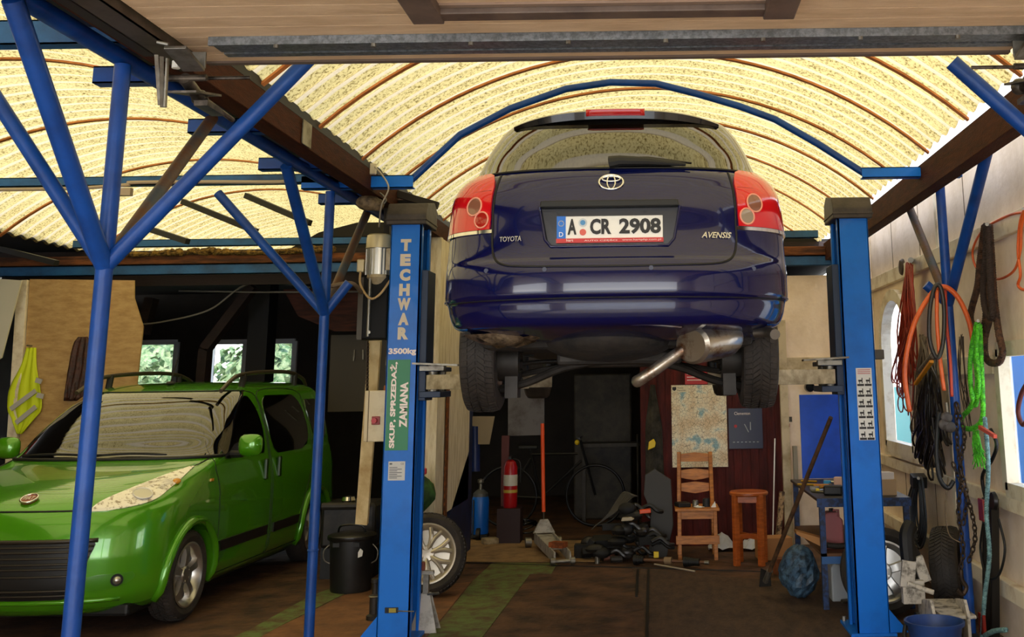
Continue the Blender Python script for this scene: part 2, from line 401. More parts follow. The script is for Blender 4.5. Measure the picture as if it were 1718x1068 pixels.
for i, (a, b, z0, z1) in enumerate(wins):
    t = thing('window_%d' % (i+3), ['small white window behind the green car', 'wide white window beside the dark post'][i], 'window'); t['kind'] = 'structure'
    mb = MB(); c = [(a, z0), (b, z0), (b, z1), (a, z1)]
    for k in range(4):
        p, q = c[k], c[(k+1) % 4]; mb.bar((p[0], IY-.02, p[1]), (q[0], IY-.02, q[1]), .07, .07, up=(0, 1, 0))
    if i == 1:
        mb.bar((-6.08, IY-.02, z0), (-6.08, IY-.02, z1), .10, .07, up=(0, 1, 0)); mb.bar((-5.72, IY-.02, z0), (-5.72, IY-.02, z1), .08, .07, up=(0, 1, 0))
    mb.build('window_frame', pvc, t); MB().bb(a, b, IY+.05, IY+.054, z0, z1).build('pane', paneg, t)
    MB().bb(a-.05, b+.05, IY-.12, IY-.02, z0-.05, z0-.01).build('window_sill', pvc, t)
# bushes beyond the back windows
leafm = M('leaves', '#43663a', .7, 0, '#8c9c74', 9, .4, .6, 1, 40)
def bush(cx, cy, cz, r, label):
    mb = MB(); rnd = random.Random(int(cx*100))
    for k in range(900):
        a = rnd.uniform(0, 2*PI); b = math.acos(rnd.uniform(-1, 1)); q = rnd.uniform(.75, 1.05)*r
        c = Vector((cx+q*math.sin(b)*math.cos(a), cy+q*.6*math.sin(b)*math.sin(a), cz+q*math.cos(b)))
        u = Vector((rnd.gauss(0, 1), rnd.gauss(0, 1), rnd.gauss(0, 1))).normalized()*.11; v = u.orthogonal().normalized()*.06
        mb.add([c-u, c+v, c+u, c-v], [(0, 1, 2, 3)])
    mb.sph((cx, cy, cz), (r*.85, r*.5, r*.85), 14, 10)
    mb.cyl((cx, cy, -.1), (cx, cy, cz), .08, 8)
    tag(mb.build('bush', leafm), label, 'bush', 'bushes behind the old building')
mb = MB().bb(-14, 4, 16.2, 26, -.12, -.02); struct(mb.build('floor_garden', M('grass_ground', '#55663a', .9)))
bush(-9.4, 20.0, 1.5, 1.15, 'leafy green bush outside the small back window')
bush(-7.0, 19.6, 1.4, 1.15, 'pale leafy bush behind the left half of the wide back window')
bush(-4.7, 19.9, 1.5, 1.1, 'leafy bush outside the narrow right pane of the back windows')
# covers that close the building: gutter deck between the vaults, sides, front wall
darkb = M('dark_blue_deck', '#0d1a2e', .6, 0, '#10101a', 3, .4, .6)
mb = MB(); mb.bb(-2.32, -1.86, -.4, 13, 3.0, 3.05); struct(mb.build('ceiling_gutter', darkb))
mb = MB(); mb.bb(-9.3, -6.08, -.4, 14.5, 3.05, 3.09); struct(mb.build('ceiling_side', darkb))
mb = MB(); mb.grid([[(1.77, y, 3.045), (2.3, y, 3.06)] for y in (-.4, 4, 8, 11.1)])
clr = bpy.data.materials.new('clear_sheet'); clr.use_nodes = True; _n = clr.node_tree.nodes; _n.remove(_n['Principled BSDF']); _t = _n.new('ShaderNodeBsdfTranslucent'); _t.inputs[0].default_value = (.52, .47, .40, 1); clr.node_tree.links.new(_t.outputs[0], _n['Material Output'].inputs[0])
struct(mb.build('ceiling_side_right', clr))  # unseen translucent strip added to brighten the right wall from above
mb = MB(); mb.bb(-8.2, -8.1, -.4, 9.6, 0, 3.1); struct(mb.build('wall_left', M('left_wall', '#c9b48c', .7, 0, '#8a7350', 3, .4, .7)))
mb = MB()                                            # front wall, behind the camera, with the two door openings
mb.bb(-8.2, -4.7, -.5, -.4, 0, 3.9); mb.bb(-2.45, -1.75, -.5, -.4, 0, 3.9); mb.bb(1.45, 2.35, -.5, -.4, 0, 3.9); mb.bb(-6.1, 1.45, -.5, -.4, 2.95, 3.9)
struct(mb.build('wall_front', cream))
# gable boards where the vaults meet the old building
mb = MB()
mb.prism([(-3.9, 2.98), (-2.2, 2.98), (-2.2, 3.22), (-2.6, 3.32), (-3.2, 3.32), (-3.6, 3.22), (-3.9, 3.05)], (0, 11.3, 0), (1, 0, 0), (0, 0, 1), (0, .05, 0))
mb.prism([(-2.2, 2.98), (1.9, 2.98), (1.9, 3.1), (-2.2, 3.1)], (0, 11.3, 0), (1, 0, 0), (0, 0, 1), (0, .05, 0))
struct(mb.build('wall_gable', M('gable_dark', '#15100c', .8)))
# ------------------------------------------------------------------ steel roof frame
tR = .031
def tree(X, Y, ZJ, ZT, struts, label, foot=0):
    t = thing('support_column', label, 'column', (X, Y, 0), 'branching blue tube columns')
    mb = MB(); mb.cyl((X, Y, foot), (X, Y, ZT), tR, 20); mb.cyl((X, Y, 0), (X, Y, .012), .09, 20)
    mb.lathe([(tR, -.006), (tR+.004, -.003), (tR+.004, .003), (tR, .006)], (X, Y, .62)); mb.build('pole', bluet, t, smooth='auto')
    for q, r, m in struts:
        d = (Vector(q)-Vector((X, Y, ZJ-.03))).normalized()
        MB().cyl(Vector((X, Y, ZJ-.03))+d*.01, q, r, 16).build('strut', m, t, smooth='auto')
    return t
CZ = 2.855
tree(-2.08, 4.0, 2.09, CZ, [((-2.08, 3.27, CZ), .034, bluet), ((-2.08, 4.86, CZ), .027, rusty), ((-2.66, 4.0, CZ), .029, bluet), (P(507, 112, Y=4.0)+Vector((.05, 0, .06)), .030, bluet)],
     'nearest blue tube column in front of the green car')
tree(-2.12, 6.85, 2.09, CZ, [((-2.12, 6.0, CZ), .034, bluet), ((-2.12, 7.75, CZ), .03, rusty), ((-2.86, 6.85, CZ), .03, bluet), (P(586, 474, Y=6.85), .03, bluet)],
     'blue tube column beside the green car, left of the lettered lift post')
tree(1.90, 6.9, 2.1, 2.88, [((1.92, 5.9, 2.90), .034, bluet), ((1.92, 7.9, 2.9), .03, rusty), (P(1553, 477, Y=6.9), .032, bluet)],
     'blue tube column along the right wall, behind the hanging ropes')
tree(1.93, 4.0, 2.1, 2.9, [((1.93, 3.2, 2.9), .034, bluet), (P(1597, 104, Y=4.0), .032, bluet)],
     'blue column at the right picture edge, only its sloping strut in view')
tag(MB().cyl((-2.1, -.3, CZ+.035), (-2.1, 11.2, CZ+.035), .036, 14).build('roof_tube', bluet, smooth='auto'), 'long blue tube along the left bay on top of the branching columns', 'beam')
tag(MB().cyl((1.93, -.3, 2.93), (1.93, 11.0, 2.93), .036, 14).build('roof_tube', bluet, smooth='auto'), 'long blue tube along the top of the right wall', 'beam')
o = MB().bb(-1.97, -1.86, .5, 11.0, 2.86, 3.0).build('roof_timber', brownp, bev=.004); tag(o, 'dark brown timber along the left edge of the right vault', 'beam')
o = MB().bb(1.77, 1.87, .5, 11.0, 2.80, 2.985).build('roof_timber', brownp, bev=.004); tag(o, 'dark brown timber along the right edge of the vault', 'beam')
def channel(x0, x1, y, z, h, label, grp='blue cross channels under the roof', d=.07, mat=blued, name='cross_channel'):
    mb = MB(); mb.bb(x0, x1, y-d/2, y-d/2+.006, z-h/2, z+h/2); mb.bb(x0, x1, y-d/2, y+d/2, z+h/2-.006, z+h/2); mb.bb(x0, x1, y-d/2, y+d/2, z-h/2, z-h/2+.006)
    return tag(mb.build(name, mat), label, 'beam', grp)
for (xa, xb, yp, lab) in ((163, 205, 127, 'short blue channel end by the top of the nearest column'), (320, 485, 212, 'short blue channel crossing above the rusty strut'),
                          (437, 569, 275, 'short blue channel crossing left of the spanning arch beam')):
    Y = None
    a = P(xa, yp, Z=2.93); b = P(xb, yp, Z=2.93)
    channel(a.x, max(b.x, a.x+.3), a.y, 2.925, .075, lab, mat=bluet)
channel(P(518, 322, Y=7.3).x, -1.98, 7.55, 2.925, .075, 'short blue channel just behind the second column head', mat=bluet)
channel(-2.32, P(695, 305, Y=6.9).x, 6.9, 2.92, .085, 'blue channel carrying the left foot of the arch', mat=blue)
channel(P(1445, 297, Y=6.9).x, P(1587, 297, Y=6.9).x+.1, 6.9, 2.935, .07, 'blue channel carrying the right foot of the arch', mat=blue)
channel(-6.1, -2.05, 4.0, 2.985, .10, 'blue channel across the left bay near the camera', mat=blued)
channel(-6.1, -2.05, 6.9, 2.95, .06, 'blue channel across the middle of the left bay, above the conduit', mat=blued)
channel(-6.95, 1.95, 10.95, 2.80, .10, 'lower blue channel across the front of the old building', mat=blued)
channel(-6.0, 1.7, 10.9, 3.07, .075, 'upper blue channel across the front of the old building', mat=blued)
# polygonal arch
n = 10; a = P(690, 300, Y=6.9); b = P(1452, 292, Y=6.9); px = [(690, 302), (772, 226), (856, 182), (950, 149), (1024, 138), (1100, 140), (1168, 157), (1240, 178), (1300, 200), (1372, 241), (1452, 292)]
mb = MB(); q = [P(x, y, Y=6.9) for x, y in px]
for i in range(len(q)-1): mb.cyl(q[i], q[i+1], .024, 12); mb.sph(q[i+1], .024, 10, 6)
tag(mb.build('roof_arch', bluet, smooth='auto'), 'blue bent tube arch spanning over the raised car', 'arch')
# bent strips coloured as the shadows of timbers above the sheets
lath = M('lath', '#d88a4c', .7, 0, '#b06a34', 6, .4, .6)
k = 0
for bay, (xc, h, ys) in enumerate(((RXC, RH, [4.88, 5.76, 6.64, 7.52, 8.4, 9.28, 10.16, 11.6]), (LXC, LH, [5.0, 6.6, 8.2, 9.8, 11.4]))):
    for y in ys:
        mb = MB(); rows = []
        for i in range(31):
            x = xc-h+2*h*i/30; z = vault_z(x, xc, h)-.018; rows.append([(x, y-.02, z), (x, y+.02, z), (x, y+.02, z-.014), (x, y-.02, z-.014), (x, y-.02, z)])
        mb.grid(rows); o = mb.build('roof_lath', lath, smooth='auto')
        tag(o, ['thin bent lath under the sheets of the vault over the raised car', 'thin bent lath under the sheets of the left bay'][bay], 'lath', ['laths of the right vault', 'laths of the left vault'][bay])
# dark sloping battens in the left bay
for (p, q, yy, lab) in (((307, 338), (430, 388), 9.6, 'dark sloping batten left of the second column head'), ((413, 328), (520, 374), 9.4, 'dark sloping batten near the second column head'),
                        ((232, 378), (315, 405), 9.8, 'low dark batten end behind the nearest column joint'), ((0, 417), (95, 441), 10.0, 'dark batten at the left picture edge above the plywood')):
    tag(MB().bar(P(*p, Y=yy), P(*q, Y=yy-.3), .05, .05).build('roof_batten', black), lab, 'batten')
# conduits in left bay
mb = MB(); mb.tube(cat([P(0, 318, Y=6.8), P(120, 316, Y=6.8), P(212, 310, Y=6.8), P(222, 306, Y=6.8), P(350, 305, Y=6.8), P(470, 305, Y=6.8), P(484, 300, Y=6.8), P(486, 292, Y=6.8)], 5), .012, 8)
mb.box(P(208, 322, Y=6.78), (.1, .04, .05)); tag(mb.build('cable_conduit', M('grey_conduit', '#a9977d', .6), smooth='auto'), 'pale cable conduit clipped along the blue channel of the left bay', 'conduit')
# moss covered timber
mossy = M('mossy_timber', '#7a4620', .85, 0, '#3f2210', 5, .4, .6, .8, 20, stretch=(.5, 3, 3))
a = P(190, 432, Y=10.9); b = P(1400, 432, Y=10.9)
o = MB().bb(-6.9, 1.9, 10.88, 10.98, 2.855, 2.945).build('roof_timber', mossy, bev=.01); tag(o, 'weathered split timber between the two far blue channels', 'beam')
mb = MB(); rnd = random.Random(3)
for i in range(420):
    x = rnd.uniform(-5.6, -3.3); q = .5+.5*math.sin(x*5)
    mb.sph((x, 10.86+rnd.uniform(-.02, .05), 2.955+rnd.uniform(0, .05)*q), (rnd.uniform(.02, .05), .03, rnd.uniform(.012, .03)), 6, 4)
o = tag(mb.build('old_insulation', M('insulation', '#8a6a2c', .95, 0, '#3c2a10', 25, .4, .6, 1, 60)), 'clumps of rotten yellow insulation lying on the weathered timber', 'debris'); o['kind'] = 'stuff'
# ------------------------------------------------------------------ partition and plywood at the left
mb = MB(); mb.bb(-1.98, -1.86, 9.25, 10.85, .5, 2.86); mb.bb(-1.99, -1.85, 9.18, 9.25, .15, 2.86)
wgr = M('grained_board', '#ece0c6', .6, 0, '#c0ad86', 7, .42, .7, .5, 30, stretch=(3, 3, .5))
struct(mb.build('wall_partition', wgr))
mb = MB(); mb.prism([(9.25, 0), (10.85, 0), (10.85, .95), (9.9, .45), (9.7, .5), (9.25, .5)], (-1.86, 0, 0), (0, 1, 0), (0, 0, 1), (-.11, 0, 0)); mb.bb(-1.99, -1.86, 10.85, 11.05, 0, 2.66)
MB_ = mb.build('wall_partition_2', M('navy_wall', '#10214f', .6, 0, '#0b1530', 5, .4, .7)); struct(MB_)
tag(MB().box((-1.845, 9.62, 1.0), (.012, .10, 1.15)).build('rust_strip', M('rust_strip', '#8a4a12', .8, 0, '#4f2a0c', 20, .4, .6, .8, 60)), 'long rusty brown strip fixed to the white partition', 'strip')
ply = M('plywood', '#c3a069', .6, 0, '#a17c48', 6, .4, .7, .2, 20, stretch=(1, 1, 3))
PYY = 10.5
o = MB().prism([(P(x, y, Y=PYY).x, P(x, y, Y=PYY).z) for x, y in ((50, 468), (225, 470), (225, 500), (240, 548), (215, 780), (30, 780))], (0, PYY, 0), (1, 0, 0), (0, 0, 1), (0, .02, 0)).build('plywood_panel', ply)
tag(o, 'large plywood panel behind the green car with a hanging vest', 'panel')
o = MB().bar(P(40, 470, Y=PYY), P(12, 900, Y=PYY), .1, .06, up=(0, 1, 0)).build('timber_post', creamb, bev=.004); tag(o, 'pale timber post at the left edge of the plywood panel', 'post')
tag(MB().prism([(P(x, y, Y=10.3).x, P(x, y, Y=10.3).z) for x, y in ((-40, 465), (36, 470), (2, 600), (-60, 640))], (0, 10.3, 0), (1, 0, 0), (0, 0, 1), (0, .02, 0)).build('corrugated_sheet', M('white_corr', '#d6d2bd', .5)), 'slanting whitish sheet at the left picture edge', 'sheet')
tag(MB().bb(-8.05, -6.45, 9.7, 10.2, 0, 1.95).build('shelf_unit', M('dark_shelf', '#2a221c', .8, 0, '#4a3c30', 9, .4, .6)), 'dark cluttered shelf at the left picture edge', 'shelf')
o = MB().bb(-6.62, -6.40, 9.62, 9.68, 1.95, 2.08).build('plastic_crate', red); 
o.location.z -= 0; tag(o, 'small red crate end on the shelf at the left edge', 'crate')
# dark lift post inside the old building, slanting wooden braces
tag(MB().bb(P(424, 500, Y=13).x, P(457, 500, Y=13).x, 12.9, 13.2, 0, 2.95).build('lift_post', black), 'black lift post inside the old building in front of the wide window', 'lift post')
for i, (p, q) in enumerate((((425, 480), (345, 585)), ((345, 585), (340, 640)), ((255, 500), (240, 560)))):
    tag(MB().bar(P(*p, Y=12.2), P(*q, Y=12.2), .1, .16, up=(0, 1, 0)).build('timber_brace', dwood), ['dark slanting brace left of the black post', 'dark short post under the slanting brace', 'dark brace beside the plywood corner'][i], 'brace')
tag(MB().prism([(P(x, y, Y=12.6).x, P(x, y, Y=12.6).z) for x, y in ((475, 485), (660, 480), (660, 555), (560, 555), (500, 530))], (0, 12.6, 0), (1, 0, 0), (0, 0, 1), (0, .03, 0)).build('ceiling_board', M('red_boards', '#5a2a1a', .7, 0, '#3a1a10', 3, .4, .6, .3, 20, stretch=(1, 1, 9))), 'reddish ceiling boards inside the old building beside the black post', 'board')
# tool wall inside
tag(MB().bb(-3.9, -2.1, 12.9, 12.95, 1.3, 2.2).build('tool_board', M('tool_board', '#5c564c', .7)), 'grey tool board hanging inside the old building', 'board')
for i in range(14):
    x = -3.6+i*.1; tag(MB().bar((x, 12.87, 2.02), (x+random.uniform(-.02, .02), 12.87, 2.02-random.uniform(.1, .3)), .02, .015).build('hand_tool', steel), 'small hand tool hung on the grey board inside the old building', 'tool', 'hand tools on the grey board')
# ------------------------------------------------------------------ vehicles: shared tools
class Tab:                                           # monotone cubic through a table of rows (z, a, b, c ...)
    def __init__(s, rows):
        s.z = [r[0] for r in rows]; s.c = []
        n = len(rows); h = [s.z[i+1]-s.z[i] for i in range(n-1)]
        for k in range(1, len(rows[0])):
            y = [r[k] for r in rows]; d = [(y[i+1]-y[i])/h[i] for i in range(n-1)]; m = [d[0]]
            for i in range(1, n-1): m.append(0 if d[i-1]*d[i] <= 0 else 2*d[i-1]*d[i]/(d[i-1]+d[i]))
            m.append(d[-1]); s.c.append((y, m))
    def __call__(s, z):
        z = min(max(z, s.z[0]), s.z[-1]); i = 0
        while i < len(s.z)-2 and z > s.z[i+1]: i += 1
        h = s.z[i+1]-s.z[i]; t = (z-s.z[i])/h; o = []
        for y, m in s.c:
            o.append(y[i]*(2*t**3-3*t*t+1)+m[i]*h*(t**3-2*t*t+t)+y[i+1]*(-2*t**3+3*t*t)+m[i+1]*h*(t**3-t*t))
        return o
class Body:
    """closed car body: for every height a rounded outline. columns: W, y0, R0, p0, y1, R1, p1 (low-y end and high-y end)"""
    def __init__(s, rows): s.t = Tab(rows); s.z0 = rows[0][0]; s.z1 = rows[-1][0]
    def pt(s, q, z, end=0):                          # q: 0 centre .. 1 corner .. >1 metres along the side; sign gives the side
        W, y0, R0, p0, y1, R1, p1 = s.t(z); a = abs(q); sg = -1 if q < 0 else 1
        yo, R, p, dr = (y0, R0, p0, 1) if end == 0 else (y1, R1, p1, -1)
        if a <= 1:
            an = a*PI/2; x = W*math.sin(an)**(2/p); y = R*(1-math.cos(an)**(2/p))
        else: x = W; y = R+(a-1)
        return Vector((sg*x, yo+dr*y, z))
    def q_of_x(s, x, z, end=0):
        W, y0, R0, p0, y1, R1, p1 = s.t(z); p = p0 if end == 0 else p1
        u = min(abs(x)/W, 1); return math.copysign(math.asin(u**(p/2))/(PI/2), x)
    def at(s, x, z, end=0): return s.pt(s.q_of_x(x, z, end), z, end)
    def side(s, y, z, sg=1):                         # point on the side at a given y
        W, y0, R0, p0, y1, R1, p1 = s.t(z)
        if y < y0+R0: t = max((y0+R0-y)/R0, 0); u = max(1-min(t, 1)**p0, 0)**(1/p0)
        elif y > y1-R1: t = max((y-y1+R1)/R1, 0); u = max(1-min(t, 1)**p1, 0)**(1/p1)
        else: u = 1
        return Vector((sg*W*u, y, z))
    def nrm(s, fn, a, b, e=.004):
        p = fn(a, b); u = fn(a+e, b)-fn(a-e, b); v = fn(a, b+e)-fn(a, b-e); n = u.cross(v)
        return n.normalized() if n.length > 1e-12 else Vector((0, -1, 0))
    def mesh(s, nz, zs=None, ns=26, nc=14):
        mb = MB(); zs = zs or [s.z0+(s.z1-s.z0)*i/nz for i in range(nz+1)]; rows = []
        for z in zs:
            W, y0, R0, p0, y1, R1, p1 = s.t(z); ring = []
            q0 = [i/nc for i in range(nc+1)]
            half = [s.pt(q, z) for q in q0]
            ya, yb = half[-1].y, y1-R1
            half += [Vector((W, ya+(yb-ya)*i/ns, z)) for i in range(1, ns)]
            half += [s.pt(q, z, 1) for q in reversed(q0)]
            ring = half+[Vector((-v.x, v.y, v.z)) for v in reversed(half[1:-1])]
            rows.append(ring+[ring[0]])
        n = len(rows[0])-1; m = len(rows); vs = [v for r in rows for v in r[:-1]]
        fs = [(i*n+k, i*n+(k+1) % n, (i+1)*n+(k+1) % n, (i+1)*n+k) for i in range(m-1) for k in range(n)]
        fs += [tuple(range(n-1, -1, -1)), tuple((m-1)*n+k for k in range(n))]
        return mb.add(vs, fs)
def patch(body, rows, fn, off=.004, nz=16, nx=16, sign=1, depth=.012):
    """a panel lying on the surface fn(u, z): rows = (z, u0, u1); gives a thin shell with a turned-in rim"""
    t = Tab(rows); z0, z1 = rows[0][0], rows[-1][0]; g = []
    for i in range(nz+1):
        z = z0+(z1-z0)*i/nz; a, b = t(z); r = []
        for k in range(nx+1):
            u = a+(b-a)*k/nx; p = fn(u, z); n = body.nrm(fn, u, z)*sign
            r.append(p+n*off)
        g.append(r)
    mb = MB(); mb.grid(g)
    def inner(i, k):
        z = z0+(z1-z0)*i/nz; a, b = t(z); u = a+(b-a)*k/nx
        return fn(u, z)+body.nrm(fn, u, z)*sign*(off-depth)
    edge = [(0, k) for k in range(nx+1)]+[(i, nx) for i in range(1, nz+1)]+[(nz, k) for k in range(nx-1, -1, -1)]+[(i, 0) for i in range(nz-1, 0, -1)]
    out = [g[i][k] for i, k in edge]; inn = [inner(i, k) for i, k in edge]; n = len(edge)
    mb.add(out+inn, [(i, (i+1) % n, n+(i+1) % n, n+i) for i in range(n)])
    return mb
def cut(o, cutters):
    for mb in cutters:
        c = mb.build('cutter', None); c.location = (0, 0, 0)
        m = o.modifiers.new('b', 'BOOLEAN'); m.operation = 'DIFFERENCE'; m.object = c; m.solver = 'EXACT'
        par = o.parent; loc = o.location.copy(); o.parent = None; o.location = (0, 0, 0)
        bpy.context.view_layer.update(); dg = bpy.context.evaluated_depsgraph_get()
        me = bpy.data.meshes.new_from_object(o.evaluated_get(dg)); o.modifiers.clear(); old = o.data; o.data = me; me.name = old.name
        bpy.data.meshes.remove(old); bpy.data.objects.remove(c); o.parent = par; o.location = loc
    o.data.polygons.foreach_set('use_smooth', [True]*len(o.data.polygons)); o.data.set_sharp_from_angle(angle=math.radians(38))
def tyre_mb(R, wd, rr, blocks=True, tread=64):
    h = wd/2; g = .008 if blocks else 0; mb = MB()
    mb.lathe([(rr, -h*.78), (rr+.02, -h*.92), (rr+(R-rr)*.5, -h), (R-.022, -h*.9), (R-g-.004, -h*.74), (R-g, -h*.4), (R-g, h*.4), (R-g-.004, h*.74), (R-.022, h*.9), (rr+(R-rr)*.5, h), (rr+.02, h*.92), (rr, h*.78), (rr-.006, 0)], (0, 0, 0), 'X', 56, closed=True)
    if blocks:
        da = 2*PI/tread
        def q(x, a, r): return Vector((x, r*math.cos(a), r*math.sin(a)))
        for k in range(tread):
            a0 = k*da
            for x0, x1, s0, s1, hl, ro in ((-.97, -.56, .25, 0, .34, .014), (-.50, -.06, .9, 0, .30, .0), (.06, .50, 0, .9, .30, .0), (.56, .97, 0, .25, .34, .014)):
                vs = []
                for x, sk in ((x0*h*.86, s0), (x1*h*.86, s1)):
                    rr_ = R-(.010 if abs(x) > h*.75 else 0)
                    for a in (a0+sk*da-hl*da, a0+sk*da+hl*da):
                        vs += [q(x, a, rr_-.016), q(x, a, rr_)]
                mb.add(vs, [(1, 3, 7, 5), (0, 1, 5, 4), (2, 6, 7, 3), (0, 2, 3, 1), (4, 5, 7, 6)])
    return mb
def rim_mb(rr, wd, side=1, spokes=5, style='five'):
    """alloy wheel facing +x*side"""
    h = wd/2; s = side; mb = MB()
    mb.lathe([(rr-.004, -s*h*.8), (rr-.03, -s*h*.3), (rr-.035, s*h*.3), (rr-.02, s*h*.72), (rr+.004, s*h*.84), (rr+.006, s*h*.9), (rr-.006, s*h*.92), (rr-.022, s*h*.78), (rr-.042, s*h*.3)], (0, 0, 0), 'X', 48)
    for k in range(spokes):
        a = 2*PI*k/spokes+.3; c, sn = math.cos(a), math.sin(a); rad = Vector((0, c, sn)); tan_ = Vector((0, -sn, c)); ax = Vector((s, 0, 0))
        arms = [(0, 0)] if style == 'five' else [(-.5, .16), (.5, .16)]
        if style == 'five': secs = [(.035, .030, h*.62), (.09, .030, h*.72), (.14, .034, h*.76), (rr-.03, .045, h*.66)]; off = lambda t: 0
        else: secs = None
        if style == 'five':
            vs = []
            for r, w_, x in secs:
                for sg in (-1, 1): vs += [rad*r+tan_*sg*w_+ax*(x-.035), rad*r+tan_*sg*w_*.75+ax*x]
            n = len(secs); fs = []
            for i in range(n-1):
                b = i*4; fs += [(b, b+4, b+5, b+1), (b+1, b+5, b+7, b+3), (b+3, b+7, b+6, b+2), (b, b+2, b+6, b+4)]
            fs.append(((n-1)*4, (n-1)*4+1, (n-1)*4+3, (n-1)*4+2)); mb.add(vs, fs)
        else:
            for sg in (-1, 1):
                p = [rad*.03+ax*(h*.6), rad*.09+tan_*sg*.006+ax*(h*.70), rad*(rr*.62)+tan_*sg*.018+ax*(h*.72), rad*(rr-.03)+tan_*sg*.046+ax*(h*.66)]
                mb.tube(cat(p, 4), [.017]*13, 8)
    mb.lathe([(.001, s*h*.3), (.058, s*h*.3), (.062, s*h*.62), (.055, s*h*.74), (.03, s*h*.76), (.001, s*h*.765)], (0, 0, 0), 'X', 24)
    for k in range(5):
        a = 2*PI*(k+.5)/5; mb.cyl((s*h*.6, .045*math.cos(a), .045*math.sin(a)), (s*h*.775, .045*math.cos(a), .045*math.sin(a)), .007, 8)
    return mb
def tr(mb, m):
    mb.v = [m @ v for v in mb.v]; return mb
def wheel(par, c, R, wd, rr, side, spokes=5, style='five', rimmat=silver, blocks=True):
    c = Vector(c); T = Matrix.Translation(c)
    ty = tr(tyre_mb(R, wd, rr, blocks), T).build('wheel', rubber, par, smooth='auto')
    tr(rim_mb(rr, wd, side, spokes, style), T).build('alloy_rim', rimmat, ty, smooth='auto')
    d = MB().cyl(c-Vector((side*wd*.25, 0, 0)), c+Vector((side*.02, 0, 0)), rr*.62, 30); d.build('brake_disc', M('brake_disc', '#4a4440', .5, .6), ty, smooth='auto')
    return ty
def seam(pts, par, name='panel_gap', r=.003, mat=None):
    return MB().tube(pts, r, 5).build(name, mat or black, par, smooth=True)
def frame_z(poly): pass
# ------------------------------------------------------------------ dark blue estate car on the lift
navy = M('navy_paint', (.0012, .003, .055), .15, .0, coat=.7, spec=.4)
TX, TY, TZ = -.194, 5.03, 1.607
car = thing('estate_car', 'dark blue estate car raised on the lift, seen from behind', 'car', (TX, TY, TZ), local=True)
#        z     W    y0   R0  p0   y1   R1  p1
TB = Body([(.20, .74, .42, .30, 2.4, 4.30, .4, 2.4), (.25, .79, .16, .42, 2.5, 4.5, .5, 2.4), (.27, .83, .075, .46, 2.6, 4.58, .6, 2.4), (.33, .86, .045, .50, 2.6, 4.62, .7, 2.4), (.385, .87, .035, .50, 2.6, 4.64, .7, 2.4),
           (.40, .878, .012, .50, 2.6, 4.65, .7, 2.4), (.425, .88, .004, .50, 2.6, 4.65, .7, 2.4), (.50, .88, .006, .50, 2.6, 4.65, .7, 2.4), (.565, .88, .024, .50, 2.6, 4.64, .75, 2.4), (.60, .878, .058, .47, 2.6, 4.62, .75, 2.4),
           (.66, .875, .075, .46, 2.6, 4.58, .75, 2.4), (.75, .87, .085, .45, 2.6, 4.50, .75, 2.4), (.85, .86, .088, .45, 2.6, 4.30, .8, 2.4), (.92, .85, .10, .44, 2.6, 3.95, .8, 2.5), (.97, .832, .118, .42, 2.5, 3.55, .7, 2.6),
           (1.01, .80, .14, .40, 2.5, 3.30, .6, 2.6), (1.04, .765, .165, .38, 2.4, 3.20, .5, 2.6), (1.07, .74, .192, .36, 2.4, 3.10, .5, 2.6), (1.20, .70, .308, .34, 2.4, 2.80, .45, 2.6), (1.33, .64, .425, .32, 2.4, 2.45, .45, 2.6),
           (1.39, .595, .482, .32, 2.4, 2.25, .5, 2.6), (1.43, .50, .56, .30, 2.4, 2.05, .5, 2.6), (1.455, .40, .72, .28, 2.3, 1.85, .5, 2.6), (1.47, .22, .95, .2, 2.2, 1.7, .3, 2.4)])
zs = [.20+.0125*i for i in range(int((1.43-.20)/.0125)+1)]+[1.437, 1.445, 1.452, 1.458, 1.464, 1.468, 1.47]
body = TB.mesh(0, zs).build('body', navy, car, smooth=True)
rec = MB(); pr = [(-.335, .855), (.335, .855), (.345, .84), (.315, .68), (.285, .645), (-.285, .645), (-.315, .68), (-.345, .84)]
rec.prism(pr, (-.02, -.3, 0), (1, 0, 0), (0, 0, 1), (0, .43, 0))
well = [MB().cyl((sg*.95, yy, .27), (sg*.60, yy, .27), .365, 40) for yy in (.98, 3.68) for sg in (-1, 1)]
cut(body, [rec]+well)
MB().prism(pr, (-.02, .128, 0), (1, 0, 0), (0, 0, 1), (0, .006, 0)).build('plate_recess', M('navy_dark', '#04060f', .25, coat=.5), car)
f_ = TB.at
# seam round tailgate, bumper step
def path(pts, k=6, off=.001):
    out = []
    for x, z in cat([Vector((a, b, 0)) for a, b in pts], k) and [(v.x, v.y) for v in cat([Vector((a, b, 0)) for a, b in pts], k)]:
        p = f_(x, z); n = TB.nrm(lambda u, v: TB.at(u, v), x, z); out.append(p+(n if n.y < 0 else -n)*off)
    return out
gate = [(-.575, 1.03), (-.59, .95), (-.60, .85), (-.60, .76), (-.60, .67), (-.585, .60), (-.54, .562), (-.44, .548), (-.2, .542), (0, .54), (.2, .542), (.44, .548), (.54, .562), (.585, .60), (.60, .67), (.60, .76), (.60, .85), (.59, .95), (.575, 1.03)]
seam(path(gate), car, r=.0055)
seam(path([(-.84, .39), (-.5, .392), (0, .394), (.5, .392), (.84, .39)]), car, r=.004)
# chrome-edged recess lip
lip = [(x-.02, z) for x, z in pr]; lp = [f_(x, z)+Vector((0, -.003, 0)) for x, z in [(lip[i][0]+(lip[(i+1) % 8][0]-lip[i][0])*t/8, lip[i][1]+(lip[(i+1) % 8][1]-lip[i][1])*t/8) for i in range(8) for t in range(8)]]
MB().tube(lp, .007, 8, closed=True).build('recess_trim', navy, car, smooth=True)
MB().prism([(-.34, 0), (.34, 0), (.335, .03), (-.335, .03)], (-.02, .066, .838), (1, 0, 0), (0, 0, 1), (0, .05, 0)).build('plate_lamp_housing', black, car, bev=.004)
